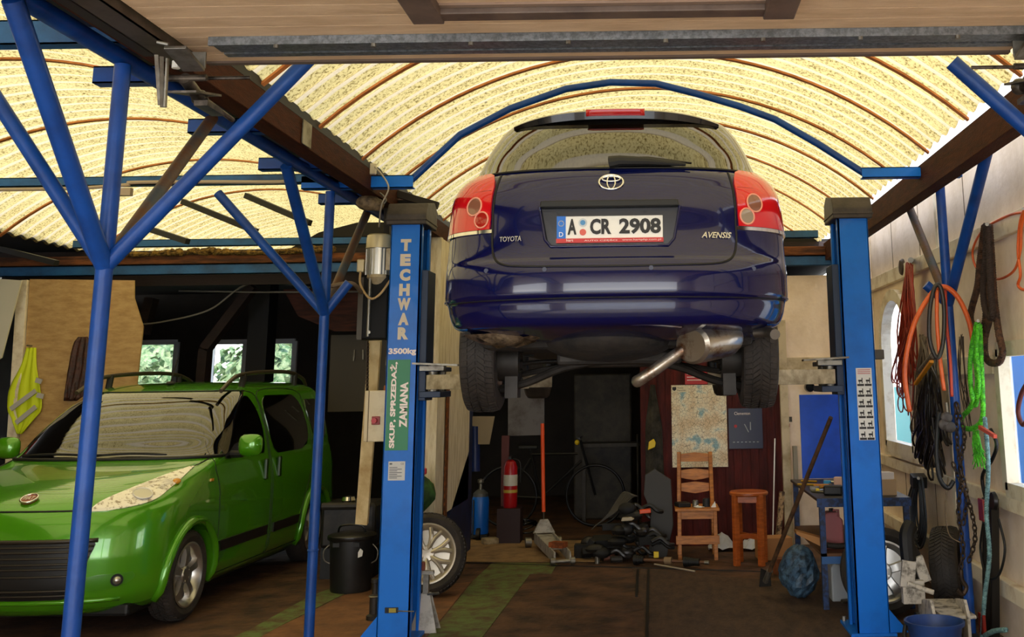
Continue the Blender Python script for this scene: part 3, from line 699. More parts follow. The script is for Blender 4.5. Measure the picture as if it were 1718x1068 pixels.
# rear window
rows = [(1.052, -.69, .69), (1.10, -.67, .67), (1.20, -.635, .635), (1.30, -.585, .585), (1.36, -.55, .55)]
def surf(x, z): return TB.pt(x, z)
def rx(r): return [(z, TB.q_of_x(a, z), TB.q_of_x(b, z)) for z, a, b in r]
patch(TB, rx(rows), surf, .004, 20, 30).build('rear_window', glassd, car, smooth='auto')
seam([f_(x, 1.045)+Vector((0, -.004, .002)) for x in [(-.66+1.32*i/30) for i in range(31)]], car, 'window_seal', .005)
# spoiler
mb = MB(); rows_ = []
for i in range(29):
    x = -.555+1.11*i/28; u = abs(x)/.57; zt = 1.428-.055*u**3; yb = .415+.14*u**2.6; e = .018 if abs(x) < .52 else .01
    rows_.append([Vector((x, .62, zt+.0)), Vector((x, yb+.03, zt-.008)), Vector((x, yb, zt-.022)), Vector((x, yb+.012, zt-.062+.03*u**4)), Vector((x, yb+.12, zt-.066+.03*u**4)), Vector((x, .62, zt-.04))])
mb.grid(rows_); sp_ = mb.build('spoiler', M('spoiler_black', '#05060d', .2, coat=.6), car, smooth='auto')
mb = MB(); rr_ = []
for i in range(13):
    x = -.155+.31*i/12; u = abs(x)/.57; zt = 1.428-.055*u**3; yb = .415+.14*u**2.6
    rr_.append([Vector((x, yb+.022, zt-.003)), Vector((x, yb-.012, zt-.016)), Vector((x, yb-.008, zt-.050))])
mb.grid(rr_); mb.build('brake_light', M('brake_red', '#c2141a', .15, coat=1), sp_, smooth='auto', solid=.004)
# wiper
mb = MB(); a = f_(-.02, 1.075)+Vector((0, -.03, 0)); b = f_(.36, 1.065)+Vector((0, -.028, 0))
mb.tube([a, a+Vector((.05, -.012, .006)), (a+b)/2+Vector((0, -.012, .008)), b], [.034, .028, .022, .010], 10)
wp = mb.build('wiper', black, car, smooth='auto')
MB().tube([a+Vector((.02, -.0, .022)), (a+b)/2+Vector((0, -.0, .030)), b+Vector((.03, 0, .006))], .006, 6).build('wiper_blade', blackg, wp, smooth=True)
# lamps
lampm = bpy.data.materials.new('tail_lamp_red'); lampm.use_nodes = True; _b = lampm.node_tree.nodes['Principled BSDF']
_b.inputs['Base Color'].default_value = lin('#d3101c'); _b.inputs['Roughness'].default_value = .12; _b.inputs['Coat Weight'].default_value = 1; _b.inputs['Subsurface Weight'].default_value = .0
lampl = M('lamp_smoke', '#8a5a48', .15, coat=1); ringm = M('lamp_ring', '#f0a08a', .3)
for sg in (-1, 1):
    def fn(q, z, sg=sg): return TB.pt(sg*q, z)
    R_ = []
    for z, a, b in ((.745, .615, 1.12), (.78, .612, 1.13), (.85, .61, 1.15), (.92, .605, 1.16), (.98, .60, 1.12), (1.02, .605, 1.03), (1.045, .63, .93)):
        qa = TB.q_of_x(a, z); R_.append((z, qa, b))
    lm = patch(TB, R_, fn, .010, 18, 22, sign=sg, depth=.02).build('tail_lamp', lampm, car, smooth='auto')
    R2 = [(.725, TB.q_of_x(.60, .725), 1.14), (.742, TB.q_of_x(.60, .742), 1.14)]
    patch(TB, R2, fn, .012, 2, 22, sign=sg).build('chrome_strip', chrome, car, smooth='auto')
    for (x, z, r, mt, nm) in ((.695, .865, .046, lampl, 'lamp_lens'), (.655, .795, .040, M('lamp_clear', '#9a8a7a', .15, coat=1) if sg > 0 else M('lamp_redlens', '#a82018', .15, coat=1), 'reversing_lens')):
        c = TB.at(sg*x, z); n = TB.nrm(lambda u, v: TB.at(u, v), sg*x, z); n = n if n.y < 0 else -n
        u = n.orthogonal().normalized(); v = n.cross(u); c = c+n*.013
        o = MB().add([c+(u*math.cos(2*PI*i/24)+v*math.sin(2*PI*i/24))*r for i in range(24)]+[c+n*.006], [(i, (i+1) % 24, 24) for i in range(24)]).build(nm, mt, lm, smooth=True)
        MB().tube([c+(u*math.cos(2*PI*i/24)+v*math.sin(2*PI*i/24))*r for i in range(24)], .0045, 6, closed=True).build('lens_ring', ringm, lm, smooth=True)
    z0_ = .865; c = TB.at(sg*.70, z0_)
    # indicator dark arc separating upper lamp
    seam([TB.pt(sg*(TB.q_of_x(.62, .935)+(1.0-TB.q_of_x(.62, .935))*i/10), .945-.0*i)+Vector((0, -.012, 0)) for i in range(11)], lm, 'lamp_line', .0015, M('deep_red', '#7a0a10', .3))
# badges, plate
def brk(x, z, off=.004): return f_(x, z)+Vector((0, -off, 0))
em = MB(); c = brk(-.012, .965, .008)
def ell(rx_, rz_, cx=0, cz=0, r=.004, tilt=.25):
    em.tube([c+Vector((cx+rx_*math.cos(2*PI*i/28), -(.0)+tilt*(cz+rz_*math.sin(2*PI*i/28)), cz+rz_*math.sin(2*PI*i/28))) for i in range(28)], r, 6, closed=True)
ell(.060, .038, r=.0055); ell(.020, .036, r=.0042); ell(.045, .013, 0, .017, r=.0042)
em.build('emblem', chrome, car, smooth=True)
lt = M('badge_chrome', '#d9d6ce', .2, .6)
nb = lambda x, z: (TB.nrm(lambda u, v: TB.at(u, v), x, z))
def badge(s, x, z, h, wd, shear=0):
    n = nb(x, z); n = n if n.y < 0 else -n; ux = Vector((0, 0, 1)).cross(-n).normalized(); ux = ux if ux.x > 0 else -ux; uy = n.cross(ux); uy = uy if uy.z > 0 else -uy
    text(s, h, f_(x, z)+n*.006, lt, car, ux, uy, w=wd, bold=.02, shear=shear, name='badge')
badge('TOYOTA', -.505, .690, .026, .115); badge('AVENSIS', .50, .695, .030, .155, .35)
pl = MB().box((-.02, .118, .742), (.52, .008, .112)).build('number_plate', M('plate_white', '#f2f0ea', .35), car, bev=.003)
MB().box((-.02, .113, .676), (.524, .014, .022)).build('plate_holder', M('plate_red', '#c8231c', .4), car)
MB().box((-.258, .1125, .742), (.044, .003, .112)).build('plate_band', M('eu_blue', '#0f6fd6', .4), pl)
pt_ = M('plate_black', '#14100e', .5)
text('D', .022, (-.258, .110, .708), M('plate_letters', '#ffffff', .5), pl)
mb = MB()
for i in range(12): a = 2*PI*i/12; mb.cyl((-.258+.013*math.cos(a), .1105, .762+.013*math.sin(a)), (-.258+.013*math.cos(a), .109, .762+.013*math.sin(a)), .002, 5)
mb.build('star_ring', M('star_yellow', '#f4d73a', .5), pl)
text('A', .078, (-.205, .112, .745), pt_, pl, w=.044, bold=.04, name='plate_letter')
text('CR', .078, (-.065, .112, .745), pt_, pl, w=.104, bold=.04, name='plate_letter')
text('2908', .078, (.128, .112, .745), pt_, pl, w=.205, bold=.04, name='plate_letter')
mb = MB().cyl((-.152, .1135, .765), (-.152, .110, .765), .021, 20); s1 = mb.build('seal', M('seal_grey', '#c9cfd2', .4), pl)
MB().cyl((-.152, .110, .765), (-.152, .1085, .765), .013, 18).build('seal_shield', M('seal_blue', '#4a8fc8', .4), s1)
MB().cyl((-.152, .1135, .718), (-.152, .110, .718), .016, 20).build('seal', M('seal_red', '#d85a4a', .4), pl)
wl = M('white_letters', '#f4e6e0', .5)
text('AUTO CZĘŚCI', .011, (-.065, .1045, .676), wl, pl, w=.16); text('www.hartphp.com.pl', .011, (.135, .1045, .676), wl, pl, w=.19); text('hart', .013, (-.215, .1045, .678), wl, pl, w=.034)
# parking sensors, gate latch button, bumper corners
for x, z in ((-.62, .535), (-.33, .53), (.18, .53), (.68, .53)):
    p = brk(x, z, .001); MB().cyl(p, p+Vector((0, -.003, 0)), .011, 16).build('parking_sensor', M('sensor_blue', '#0a1038', .3), car, smooth='auto')
for sg in (-1, 1):
    MB().tube([TB.pt(sg*(.76+.5*i/10), .40)+Vector((0, -.004, 0)) for i in range(11)], .006, 6).build('bumper_crease', navy, car, smooth=True)
# underbody
und = M('underbody', '#171513', .8, 0, '#332b24', 6, .4, .7, .6, 30)
MB().bb(-.70, .70, .5, 4.2, .17, .30).build('floor_pan', und, car, bev=.03)
mb = MB(); mb.sph((-.05, .62, .22), (.36, .32, .12), 20, 8); mb.build('spare_wheel_well', und, car, smooth=True)
foil = M('heat_foil', '#a8957a', .45, .6, '#3a3026', 14, .4, .6, 1, 50)
mb = MB(); gr = []
rnd = random.Random(5)
for j in range(9):
    gr.append([Vector((-.76+.05*i, .30+.03*j, .235-.06*math.sin(PI*j/8)*math.sin(PI*i/8)+rnd.uniform(-.012, .012))) for i in range(9)])
mb.grid(gr); mb.build('heat_shield', foil, car, smooth=True)
arm = M('suspension_arm', '#3d3935', .55, .5, '#221f1c', 8, .4, .7)
for sg in (-1, 1):
    mb = MB(); mb.tube(cat([(sg*.72, 1.02, -.04), (sg*.52, .94, .0), (sg*.30, .86, .08), (sg*.06, .80, .115)], 5), [.022]*16, 8)
    mb.tube([(sg*.72, 1.12, .02), (sg*.15, .98, .12)], .016, 8); mb.build('lower_arm', arm, car, smooth='auto')
    mb = MB(); mb.cyl((sg*.62, .98, -.03), (sg*.56, 1.02, .30), .03, 12); zz = [(sg*.60+.05*math.cos(a*.7), .99+.05*math.sin(a*.7), .02+.0055*a) for a in range(50)]; mb.tube(zz, .007, 5)
    mb.build('shock_absorber', arm, car, smooth='auto')
    mb = MB(); mb.cyl((sg*.70, .98, .12), (sg*.56, .98, .12), .11, 20); mb.box((sg*.60, .98, .02), (.07, .14, .20)); mb.build('wheel_hub', arm, car, smooth='auto')
mb = MB(); mb.bb(-.34, .34, .78, .92, .09, .17); mb.bb(-.2, .2, .95, 1.2, .08, .14); mb.build('rear_subframe', arm, car, bev=.02)
mb = MB(); mb.tube(cat([(-.6, 1.1, .10), (-.4, 1.2, .12), (.4, 1.2, .12), (.6, 1.1, .10)], 5), .012, 8); mb.build('anti_roll_bar', arm, car, smooth=True)
mb = MB(); mb.tube([(sg_, 1.6, .17) for sg_ in (0, 0)]+[(0, 4.0, .17)], .03, 10); mb.build('propeller_tunnel', und, car, smooth=True)
# exhaust: silencer and loose pipe
exm = M('exhaust_steel', '#b9b0a2', .30, .85, '#7a5236', 7, .5, .62, .2, 30); exd = M('exhaust_dark', '#6f6a64', .4, .85)
R90 = Matrix.Rotation(0, 3, 'Z')
mb = MB(); mb.lathe([(.001, -.13), (.10, -.13), (.118, -.115), (.12, 0), (.118, .10), (.10, .13), (.001, .13)], (0, 0, 0), 'X', 28)
m4 = Matrix.Translation((.47, .36, .19)) @ Matrix.Rotation(math.radians(-12), 4, 'Y') @ Matrix.Rotation(math.radians(38), 4, 'Z') @ Matrix.Diagonal((1, 1.1, .78, 1))
ex = tr(mb, m4).build('silencer', exm, car, smooth='auto')
mb = MB(); mb.tube(cat([(.34, .36, .155), (.27, .35, .11), (.19, .34, .055), (.12, .35, .01), (.10, .38, .0)], 4), .030, 14); mb.build('exhaust_pipe', exm, ex, smooth='auto')
MB().lathe([(.034, -.01), (.038, 0), (.034, .01)], (0, 0, 0), 'X', 14).build('x', None) and bpy.data.objects.remove(bpy.data.objects['x'])
mb = MB(); mb.tube(cat([(.70, .36, .23), (.76, .30, .23), (.78, .20, .215)], 4), .026, 12); mb.build('tail_pipe', exd, ex, smooth='auto')
for sg in (-1, 1):
    wheel(car, (sg*.755, .98, .17), .325, .20, .205, sg); wheel(car, (sg*.755, 3.68, .2), .325, .20, .205, sg, blocks=False)
# side glass, mirrors, handles
for sg in (-1, 1):
    def fs(y, z, sg=sg): return TB.side(y, z, sg)
    for (y0, y1, yt0, yt1) in ((.62, 1.25, .80, 1.22), (1.33, 2.15, 1.30, 2.02), (2.22, 3.08, 2.10, 2.40)):
        patch(TB, [(1.07, y0, y1), (1.2, y0*.6+yt0*.4, y1*.6+yt1*.4), (1.33, yt0, yt1)], fs, .004, 8, 8, sign=-sg if False else sg).build('side_window', glassd, car, smooth='auto')
    mb = MB(); mb.sph((sg*.93, 2.9, 1.04), (.10, .06, .065), 14, 8); mb.build('door_mirror', navy, car, smooth=True)
    for yy in (1.75, 2.75):
        p = TB.side(yy, .90, sg); MB().box(p+Vector((sg*.012, 0, 0)), (.02, .15, .025)).build('door_handle', navy, car, bev=.006)
    for yy in (1.28, 2.18, 3.1):
        seam([TB.side(yy, .35+.07*i, sg)+Vector((sg*.001, 0, 0)) for i in range(10)], car)
    MB().tube([(sg*.46, 1.15, 1.44), (sg*.47, 1.25, 1.465), (sg*.47, 2.0, 1.46), (sg*.44, 2.1, 1.43)], .014, 8).build('roof_rail', black, car, smooth=True)
def fw(x, z): return TB.at(x, z, 1)
g_ = []
patch(TB, [(1.03, -.66, .66), (1.15, -.6, .6), (1.33, -.5, .5), (1.40, -.45, .45)], fw, .004, 10, 16, sign=-1).build('windscreen', glassd, car, smooth='auto')
for sg in (-1, 1):
    patch(TB, [(.62, min(sg*.5, sg*.8), max(sg*.5, sg*.8)), (.74, min(sg*.45, sg*.8), max(sg*.45, sg*.8))], fw, .006, 5, 8, sign=-1).build('headlamp', M('lamp_glass', '#cfc9bb', .1, coat=1), car, smooth='auto')
patch(TB, [(.55, -.3, .3), (.66, -.35, .35)], fw, .006, 4, 8, sign=-1).build('grille', black, car, smooth='auto')
# ------------------------------------------------------------------ green van-like car on the floor
green = M('green_paint', '#4f9a12', .2, .25, coat=1, spec=.6)
QX, QY, QA = -4.20, 7.18, -.035
q = thing('compact_van', 'lime green compact car parked in the left bay', 'car', (QX, QY, 0), local=True, rz=QA)
#        z     W    y0   R0  p0   y1   R1  p1
QB = Body([(.17, .74, .14, .50, 2.3, 3.80, .2, 3), (.22, .80, .07, .56, 2.4, 3.88, .2, 3), (.30, .835, .02, .60, 2.5, 3.93, .2, 3), (.40, .845, .0, .62, 2.5, 3.95, .2, 3), (.52, .85, .0, .62, 2.5, 3.95, .2, 3), (.62, .85, .015, .62, 2.5, 3.93, .2, 3),
           (.72, .85, .04, .62, 2.5, 3.92, .2, 3), (.80, .85, .075, .64, 2.5, 3.92, .2, 3), (.84, .848, .11, .66, 2.5, 3.92, .2, 3), (.88, .843, .17, .68, 2.5, 3.92, .2, 3), (.93, .835, .30, .66, 2.5, 3.92, .2, 3), (.98, .825, .48, .56, 2.6, 3.91, .2, 3),
           (1.03, .815, .70, .46, 2.6, 3.9, .2, 3), (1.065, .805, .88, .42, 2.6, 3.9, .2, 3), (1.10, .80, .98, .42, 2.6, 3.9, .2, 3), (1.25, .77, 1.17, .42, 2.6, 3.88, .2, 3), (1.40, .725, 1.38, .42, 2.6, 3.86, .2, 3),
           (1.50, .69, 1.54, .40, 2.6, 3.84, .2, 3), (1.56, .665, 1.66, .38, 2.6, 3.82, .22, 3), (1.60, .62, 1.80, .36, 2.6, 3.78, .25, 3), (1.63, .54, 1.98, .34, 2.6, 3.7, .3, 3), (1.65, .38, 2.25, .3, 2.5, 3.5, .3, 2.6), (1.656, .2, 2.5, .2, 2.4, 3.3, .2, 2.4)])
zs = [.17+.015*i for i in range(int((1.62-.17)/.015)+1)]+[1.625, 1.632, 1.638, 1.644, 1.648, 1.652, 1.656]
qb = QB.mesh(0, zs).build('body', green, q, smooth=True)
WF, WR = .82, 3.33
cut(qb, [MB().cyl((sg*.95, yy, .30), (sg*.56, yy, .30), .345, 40) for yy in (WF, WR) for sg in (-1, 1)])
def qs(s_, z): return QB.pt(s_, z)
def qx(r): return [(z, QB.q_of_x(a, z), QB.q_of_x(b, z)) for z, a, b in r]
def off_n(B, x, z, d):
    n = B.nrm(lambda u, v: B.at(u, v), x, z); n = n if (n.y < 0 or n.z > .5) else -n; return B.at(x, z)+n*d
# windscreen with black frame
patch(QB, [(1.095, -.985, .985), (1.2, -.97, .97), (1.35, -.96, .96), (1.5, -.94, .94), (1.565, -.90, .90)], qs, .004, 24, 32).build('windscreen', glassd, q, smooth='auto')
seam([QB.pt(-.98+1.96*i/40, 1.088)+Vector((0, -.006, .004)) for i in range(41)], q, 'cowl', .014)
seam([QB.pt(-.90+1.80*i/30, 1.572)+Vector((0, -.002, .004)) for i in range(31)], q, 'window_seal', .005)
for k, (x0, x1) in enumerate(((-.62, -.02), (-.02, .50))):
    MB().tube([off_n(QB, x0+(x1-x0)*i/8, 1.10+.012*math.sin(PI*i/8), .022) for i in range(9)], [.012]+[.009]*7+[.005], 6).build('wiper', black, q, smooth=True)
# bonnet lines
seam([off_n(QB, -.50+1.0*i/24, .822, .0) for i in range(25)], q, 'bonnet_gap', .007)
for sg in (-1, 1):
    seam([off_n(QB, sg*x, z, 0) for x, z in ((.50, .822), (.56, .87), (.66, .955), (.72, 1.01), (.755, 1.05), (.765, 1.08))], q, 'bonnet_gap', .005)
# emblem
c = off_n(QB, 0.01, .885, .012); n = QB.nrm(lambda u, v: QB.at(u, v), 0.01, .885); n = n if n.y < 0 else -n
ux = Vector((1, 0, 0)); uy = n.cross(ux); uy = uy if uy.z > 0 else -uy
e_ = MB().cyl(c-n*.01, c+n*.004, .052, 28).build('emblem', M('emblem_red', '#8c4a38', .3, .4), q, smooth='auto')
MB().tube([c+n*.005+ux*.052*math.cos(2*PI*i/28)+uy*.052*math.sin(2*PI*i/28) for i in range(28)], .007, 6, closed=True).build('emblem_ring', chrome, e_, smooth=True)
text('FIAT', .042, c+n*.006, lt, e_, ux, uy, w=.07, bold=.01)
# headlamps
for sg in (-1, 1):
    def fn(s_, z, sg=sg): return QB.pt(sg*s_, z)
    rows = []
    for z, a, b in ((.812, .46, .54), (.825, .45, .64), (.85, .46, .735), (.88, .49, .76), (.92, .55, .765), (.96, .61, .77), (1.0, .67, .765), (1.035, .73, .755)):
        rows.append((z, QB.q_of_x(a, z), QB.q_of_x(b, z)))
    hl = patch(QB, rows, fn, .008, 18, 18, sign=sg, depth=.02).build('headlamp', M('headlamp_glass', '#f4efe2', .08, .2, '#a0937e', 26, .52, .60, coat=1), q, smooth='auto')
    c = QB.at(sg*.665, .895); n = QB.nrm(lambda u, v: QB.at(u, v), sg*.665, .895); n = n if n.y < 0 else -n; u = n.orthogonal().normalized(); v = n.cross(u)
    MB().tube([c+n*.012+(u*math.cos(2*PI*i/24)+v*math.sin(2*PI*i/24))*.062 for i in range(24)], .005, 6, closed=True).build('reflector_ring', white, hl, smooth=True)
    MB().add([c+n*.013+(u*math.cos(2*PI*i/24)+v*math.sin(2*PI*i/24))*.058 for i in range(24)]+[c+n*.02], [(i, (i+1) % 24, 24) for i in range(24)]).build('reflector', silver, hl, smooth=True)
    c = QB.at(sg*.76, .955); n2_ = Vector((sg*.6, -.7, .4)).normalized(); MB().sph(c+n2_*.006, (.03, .03, .022), 12, 8).build('indicator_bulb', M('amber', '#d9942c', .2, coat=1), hl, smooth=True)
    # fog lamp in its scoop
    rows = [(.33, QB.q_of_x(.44, .33), QB.q_of_x(.60, .33)), (.37, QB.q_of_x(.42, .37), QB.q_of_x(.72, .37)), (.40, QB.q_of_x(.44, .40), QB.q_of_x(.735, .40)), (.425, QB.q_of_x(.56, .425), QB.q_of_x(.725, .425))]
    patch(QB, rows, fn, .003, 6, 10, sign=sg).build('fog_lamp_scoop', M('green_scoop', '#3f7f10', .3, coat=.5), q, smooth='auto')
    c = QB.at(sg*.655, .385); n = QB.nrm(lambda u, v: QB.at(u, v), sg*.655, .385); n = n if n.y < 0 else -n
    fg = MB().cyl(c, c+n*.012, .038, 20).build('fog_lamp', black, q, smooth='auto'); MB().sph(c+n*.012, .027, 14, 8).build('fog_lamp_lens', silver, fg, smooth=True)
# lower grille with slats, bumper lines
gr_ = [(.285, -.36, .36), (.32, -.43, .43), (.42, -.47, .47), (.55, -.51, .51), (.625, -.53, .53), (.645, -.515, .515)]
gl = patch(QB, qx(gr_), qs, .006, 12, 24).build('grille', M('grille_black', '#0b0a09', .5), q, smooth='auto')
slat = M('grille_slat', '#2a2520', .35)
for z in (.315, .345, .43, .475, .505, .54, .575, .605):
    h = .43+.10*(z-.3)/.33; MB().tube([off_n(QB, -h+2*h*i/20, z, .014) for i in range(21)], .007, 6).build('grille_slat', slat, gl, smooth=True)
MB().tube([off_n(QB, -.54+1.08*i/24, .640, .008) for i in range(25)], .014, 8).build('grille_top_bar', M('dark_bronze', '#2b241c', .35), gl, smooth=True)
MB().tube([off_n(QB, -.66+1.32*i/24, .262, -.004) for i in range(25)], .016, 8).build('bumper_lip', green, q, smooth=True)
MB().bb(-.70, .70, .25, 3.8, .14, .22).build('underside', black, q, bev=.02)
# arches, sides
for sg in (-1, 1):
    for yy in (WF, WR):
        for k, (r, t_, mt) in enumerate(((.375, .032, green),)):
            pts = []
            for i in range(25):
                a = math.radians(-14+208*i/24); y = yy+r*math.cos(a); z = .30+r*math.sin(a); p = QB.side(y, z, sg)
                pts.append(Vector((p.x+sg*.002, y, z)))
            MB().tube(pts, t_, 10).build('wheel_arch', mt, q, smooth=True)
    def fs(y, z, sg=sg): return QB.side(y, z, sg)
    # front door window, fixed front quarter, rear door window, rear quarter
    patch(QB, [(1.06, 1.36, 2.10), (1.14, 1.32, 2.13), (1.25, 1.42, 2.13), (1.40, 1.62, 2.10), (1.50, 1.82, 2.02), (1.53, 1.92, 1.98)], fs, .005, 14, 12, sign=sg).build('door_window', glassd, q, smooth='auto')
    patch(QB, [(1.04, 2.40, 2.95), (1.08, 2.33, 3.12), (1.20, 2.27, 3.18), (1.42, 2.25, 3.14), (1.50, 2.29, 3.06), (1.53, 2.36, 2.98)], fs, .005, 12, 12, sign=sg).build('door_window', glassd, q, smooth='auto')
    patch(QB, [(1.12, 3.36, 3.62), (1.2, 3.30, 3.66), (1.4, 3.26, 3.62), (1.48, 3.28, 3.55)], fs, .005, 8, 8, sign=sg).build('quarter_window', glassd, q, smooth='auto')
    for pts in ([(1.20, .28), (1.21, .6), (1.19, .9), (1.17, 1.05), (1.35, 1.30), (1.62, 1.50), (1.80, 1.58)], [(2.19, .24), (2.20, .7), (2.20, 1.1), (2.18, 1.4), (2.12, 1.55), (1.80, 1.58)], [(2.23, .24), (2.24, .7), (2.23, 1.1), (2.21, 1.4), (2.26, 1.57), (3.1, 1.57), (3.22, 1.4), (3.24, 1.0), (3.10, .75), (2.95, .5), (2.93, .26)],
                [(1.20, .24), (2.19, .24), (2.93, .24)]):
        v = cat([Vector((a, b, 0)) for a, b in pts], 5); seam([QB.side(a.x, a.y, sg)+Vector((sg*.001, 0, 0)) for a in v], q, r=.004)
    rows = [(.40, 1.26, 2.14), (.475, 1.24, 2.15)]
    patch(QB, rows, fs, .014, 3, 12, sign=sg, depth=.016).build('side_moulding', M('moulding', '#1c1614', .5), q, smooth='auto')
    patch(QB, [(.40, 2.28, 2.86), (.475, 2.28, 2.88)], fs, .014, 3, 10, sign=sg, depth=.016).build('side_moulding', M('moulding', '#1c1614', .5), q, smooth='auto')
    for yy in (2.07, 2.36):
        p = QB.side(yy, .93, sg); MB().box(p+Vector((sg*.014, 0, 0)), (.03, .05, .17)).build('door_handle', M('handle_green', '#1b3a08', .3), q, bev=.01)
    MB().box(QB.side(1.07, .93, sg)+Vector((sg*.004, 0, 0)), (.01, .055, .022)).build('side_indicator', M('amber', '#d9942c', .2), q, bev=.004)
    # mirror
    b0 = QB.side(1.46, 1.09, sg); mb = MB(); mb.tube([b0, b0+Vector((sg*.10, -.02, -.0))], [.03, .026], 10); mm = mb.build('mirror_arm', black, q, smooth='auto')
    hx = b0+Vector((sg*.17, -.03, .07)); mb = MB(); rws = []
    for i in range(-1, 10):
        t_ = min(max(i/8, 0), 1); k = 0.001 if i in (-1, 9) else math.sin(PI*min(max(t_, .04), .96))**.35; cy = hx.y-.075+.13*t_
        rws.append([Vector((hx.x+.095*k*math.copysign(abs(math.cos(a))**.6, math.cos(a)), cy, hx.z+.085*k*math.copysign(abs(math.sin(a))**.6, math.sin(a)))) for a in [2*PI*j/16 for j in range(17)]])
    mb.grid(rws); mb.build('door_mirror', green, q, smooth=True)
    # roof rail
    mb = MB(); pts = cat([(sg*.60, 1.66, 1.575), (sg*.59, 1.85, 1.655), (sg*.585, 2.05, 1.705), (sg*.57, 2.6, 1.735), (sg*.57, 3.2, 1.735), (sg*.57, 3.55, 1.68), (sg*.57, 3.66, 1.61)], 5); mb.tube(pts, .018, 10)
    rl = mb.build('roof_rail', M('rail_bronze', '#4e4636', .35, .4), q, smooth='auto')
    MB().cyl((sg*.58, 2.10, 1.60), (sg*.583, 2.13, 1.715), .028, 10).build('rail_foot', black, rl, smooth='auto'); MB().cyl((sg*.57, 3.35, 1.6), (sg*.57, 3.35, 1.72), .026, 10).build('rail_foot', black, rl, smooth='auto')
    wheel(q, (sg*.745, WF, .305), .305, .185, .215, sg, blocks=True); wheel(q, (sg*.745, WR, .305), .305, .185, .215, sg, blocks=False)
mb = MB(); mb.sph((.02, 1.98, 1.642), (.035, .05, .02), 12, 6); mb.tube([(.02, 1.98, 1.65), (.03, 2.06, 1.86)], [.007, .003], 6); mb.build('aerial', black, q, smooth='auto')
# rear
def qr(x, z): return QB.at(x, z, 1)
patch(QB, [(1.08, -.6, .6), (1.25, -.6, .6), (1.48, -.54, .54)], qr, .005, 8, 12, sign=-1).build('rear_window', glassd, q, smooth='auto')
for sg in (-1, 1): patch(QB, [(.75, min(sg*.70, sg*.78), max(sg*.70, sg*.78)), (1.05, min(sg*.68, sg*.75), max(sg*.68, sg*.75))], qr, .006, 6, 5, sign=-1).build('tail_lamp', lampm, q, smooth='auto')
# ------------------------------------------------------------------ overhead door, stored open under the roof
DZ = 2.775
tand = M('door_boards', '#e0c09c', .6, 0, '#c6a582', 4, .42, .72, .25, 40, stretch=(1, 4, 4))
d = thing('door_1', 'overhead garage door stored open above the bay', 'door', (0, 0, DZ)); d['kind'] = 'structure'
DX0, DX1 = -1.62, 1.31
mb = MB(); y = 3.72
mb.bb(DX0, DX1, .2, 3.72, DZ+.006, DZ+.04)
k = 0
while y > .3:
    y2 = y-.098; mb.bb(DX0, DX1, y2+.003, y-.003, DZ-.004, DZ+.02); y = y2
mb.build('door_boards', tand, d)
mb = MB(); mb.bb(DX0+.12, DX1-.0, 3.44, 3.54, DZ-.022, DZ-.004); mb.bb(DX0+.12, DX1, 3.56, 3.60, DZ-.022, DZ-.004); mb.bb(DX0+.12, DX1, 3.425, 3.435, DZ-.034, DZ-.004)
gb = mb.build('stiffening_rail', galv, d)
mb = MB()
for i in range(9): x = DX0+.35+i*.33; mb.cyl((x, 3.43, DZ-.034), (x, 3.43, DZ-.046), .009, 8)
mb.build('bolt_row', steel, gb)
mb = MB(); mb.bb(DX0, DX1, 3.70, 3.73, DZ-.012, DZ+.04); mb.build('edge_seal', M('edge_grey', '#6b5b50', .6), d)
fr = M('door_frame_brown', '#6d5a4d', .5, 0, '#4c3c32', 6, .4, .7)
mb = MB(); mb.bb(-.72, .42, 3.16, 3.23, DZ-.03, DZ-.004); mb.bb(-.76, -.66, 1.9, 3.23, DZ-.04, DZ-.004); mb.bb(.36, .46, 1.9, 3.23, DZ-.04, DZ-.004)
f1 = mb.build('wicket_frame', fr, d, bev=.004)
mb = MB(); mb.bb(-.66, .36, 3.13, 3.155, DZ-.012, DZ-.004); mb.build('wicket_trim', M('bronze_edge', '#a08877', .35, .4), f1)
mb = MB()
for x in (-.06, .17): mb.box((x, 2.98, DZ-.008), (.02, .03, .012))
mb.build('latch_plate', black, f1)
trk = M('track_steel', '#5f534a', .5, .6, '#3d342d', 8, .4, .7)
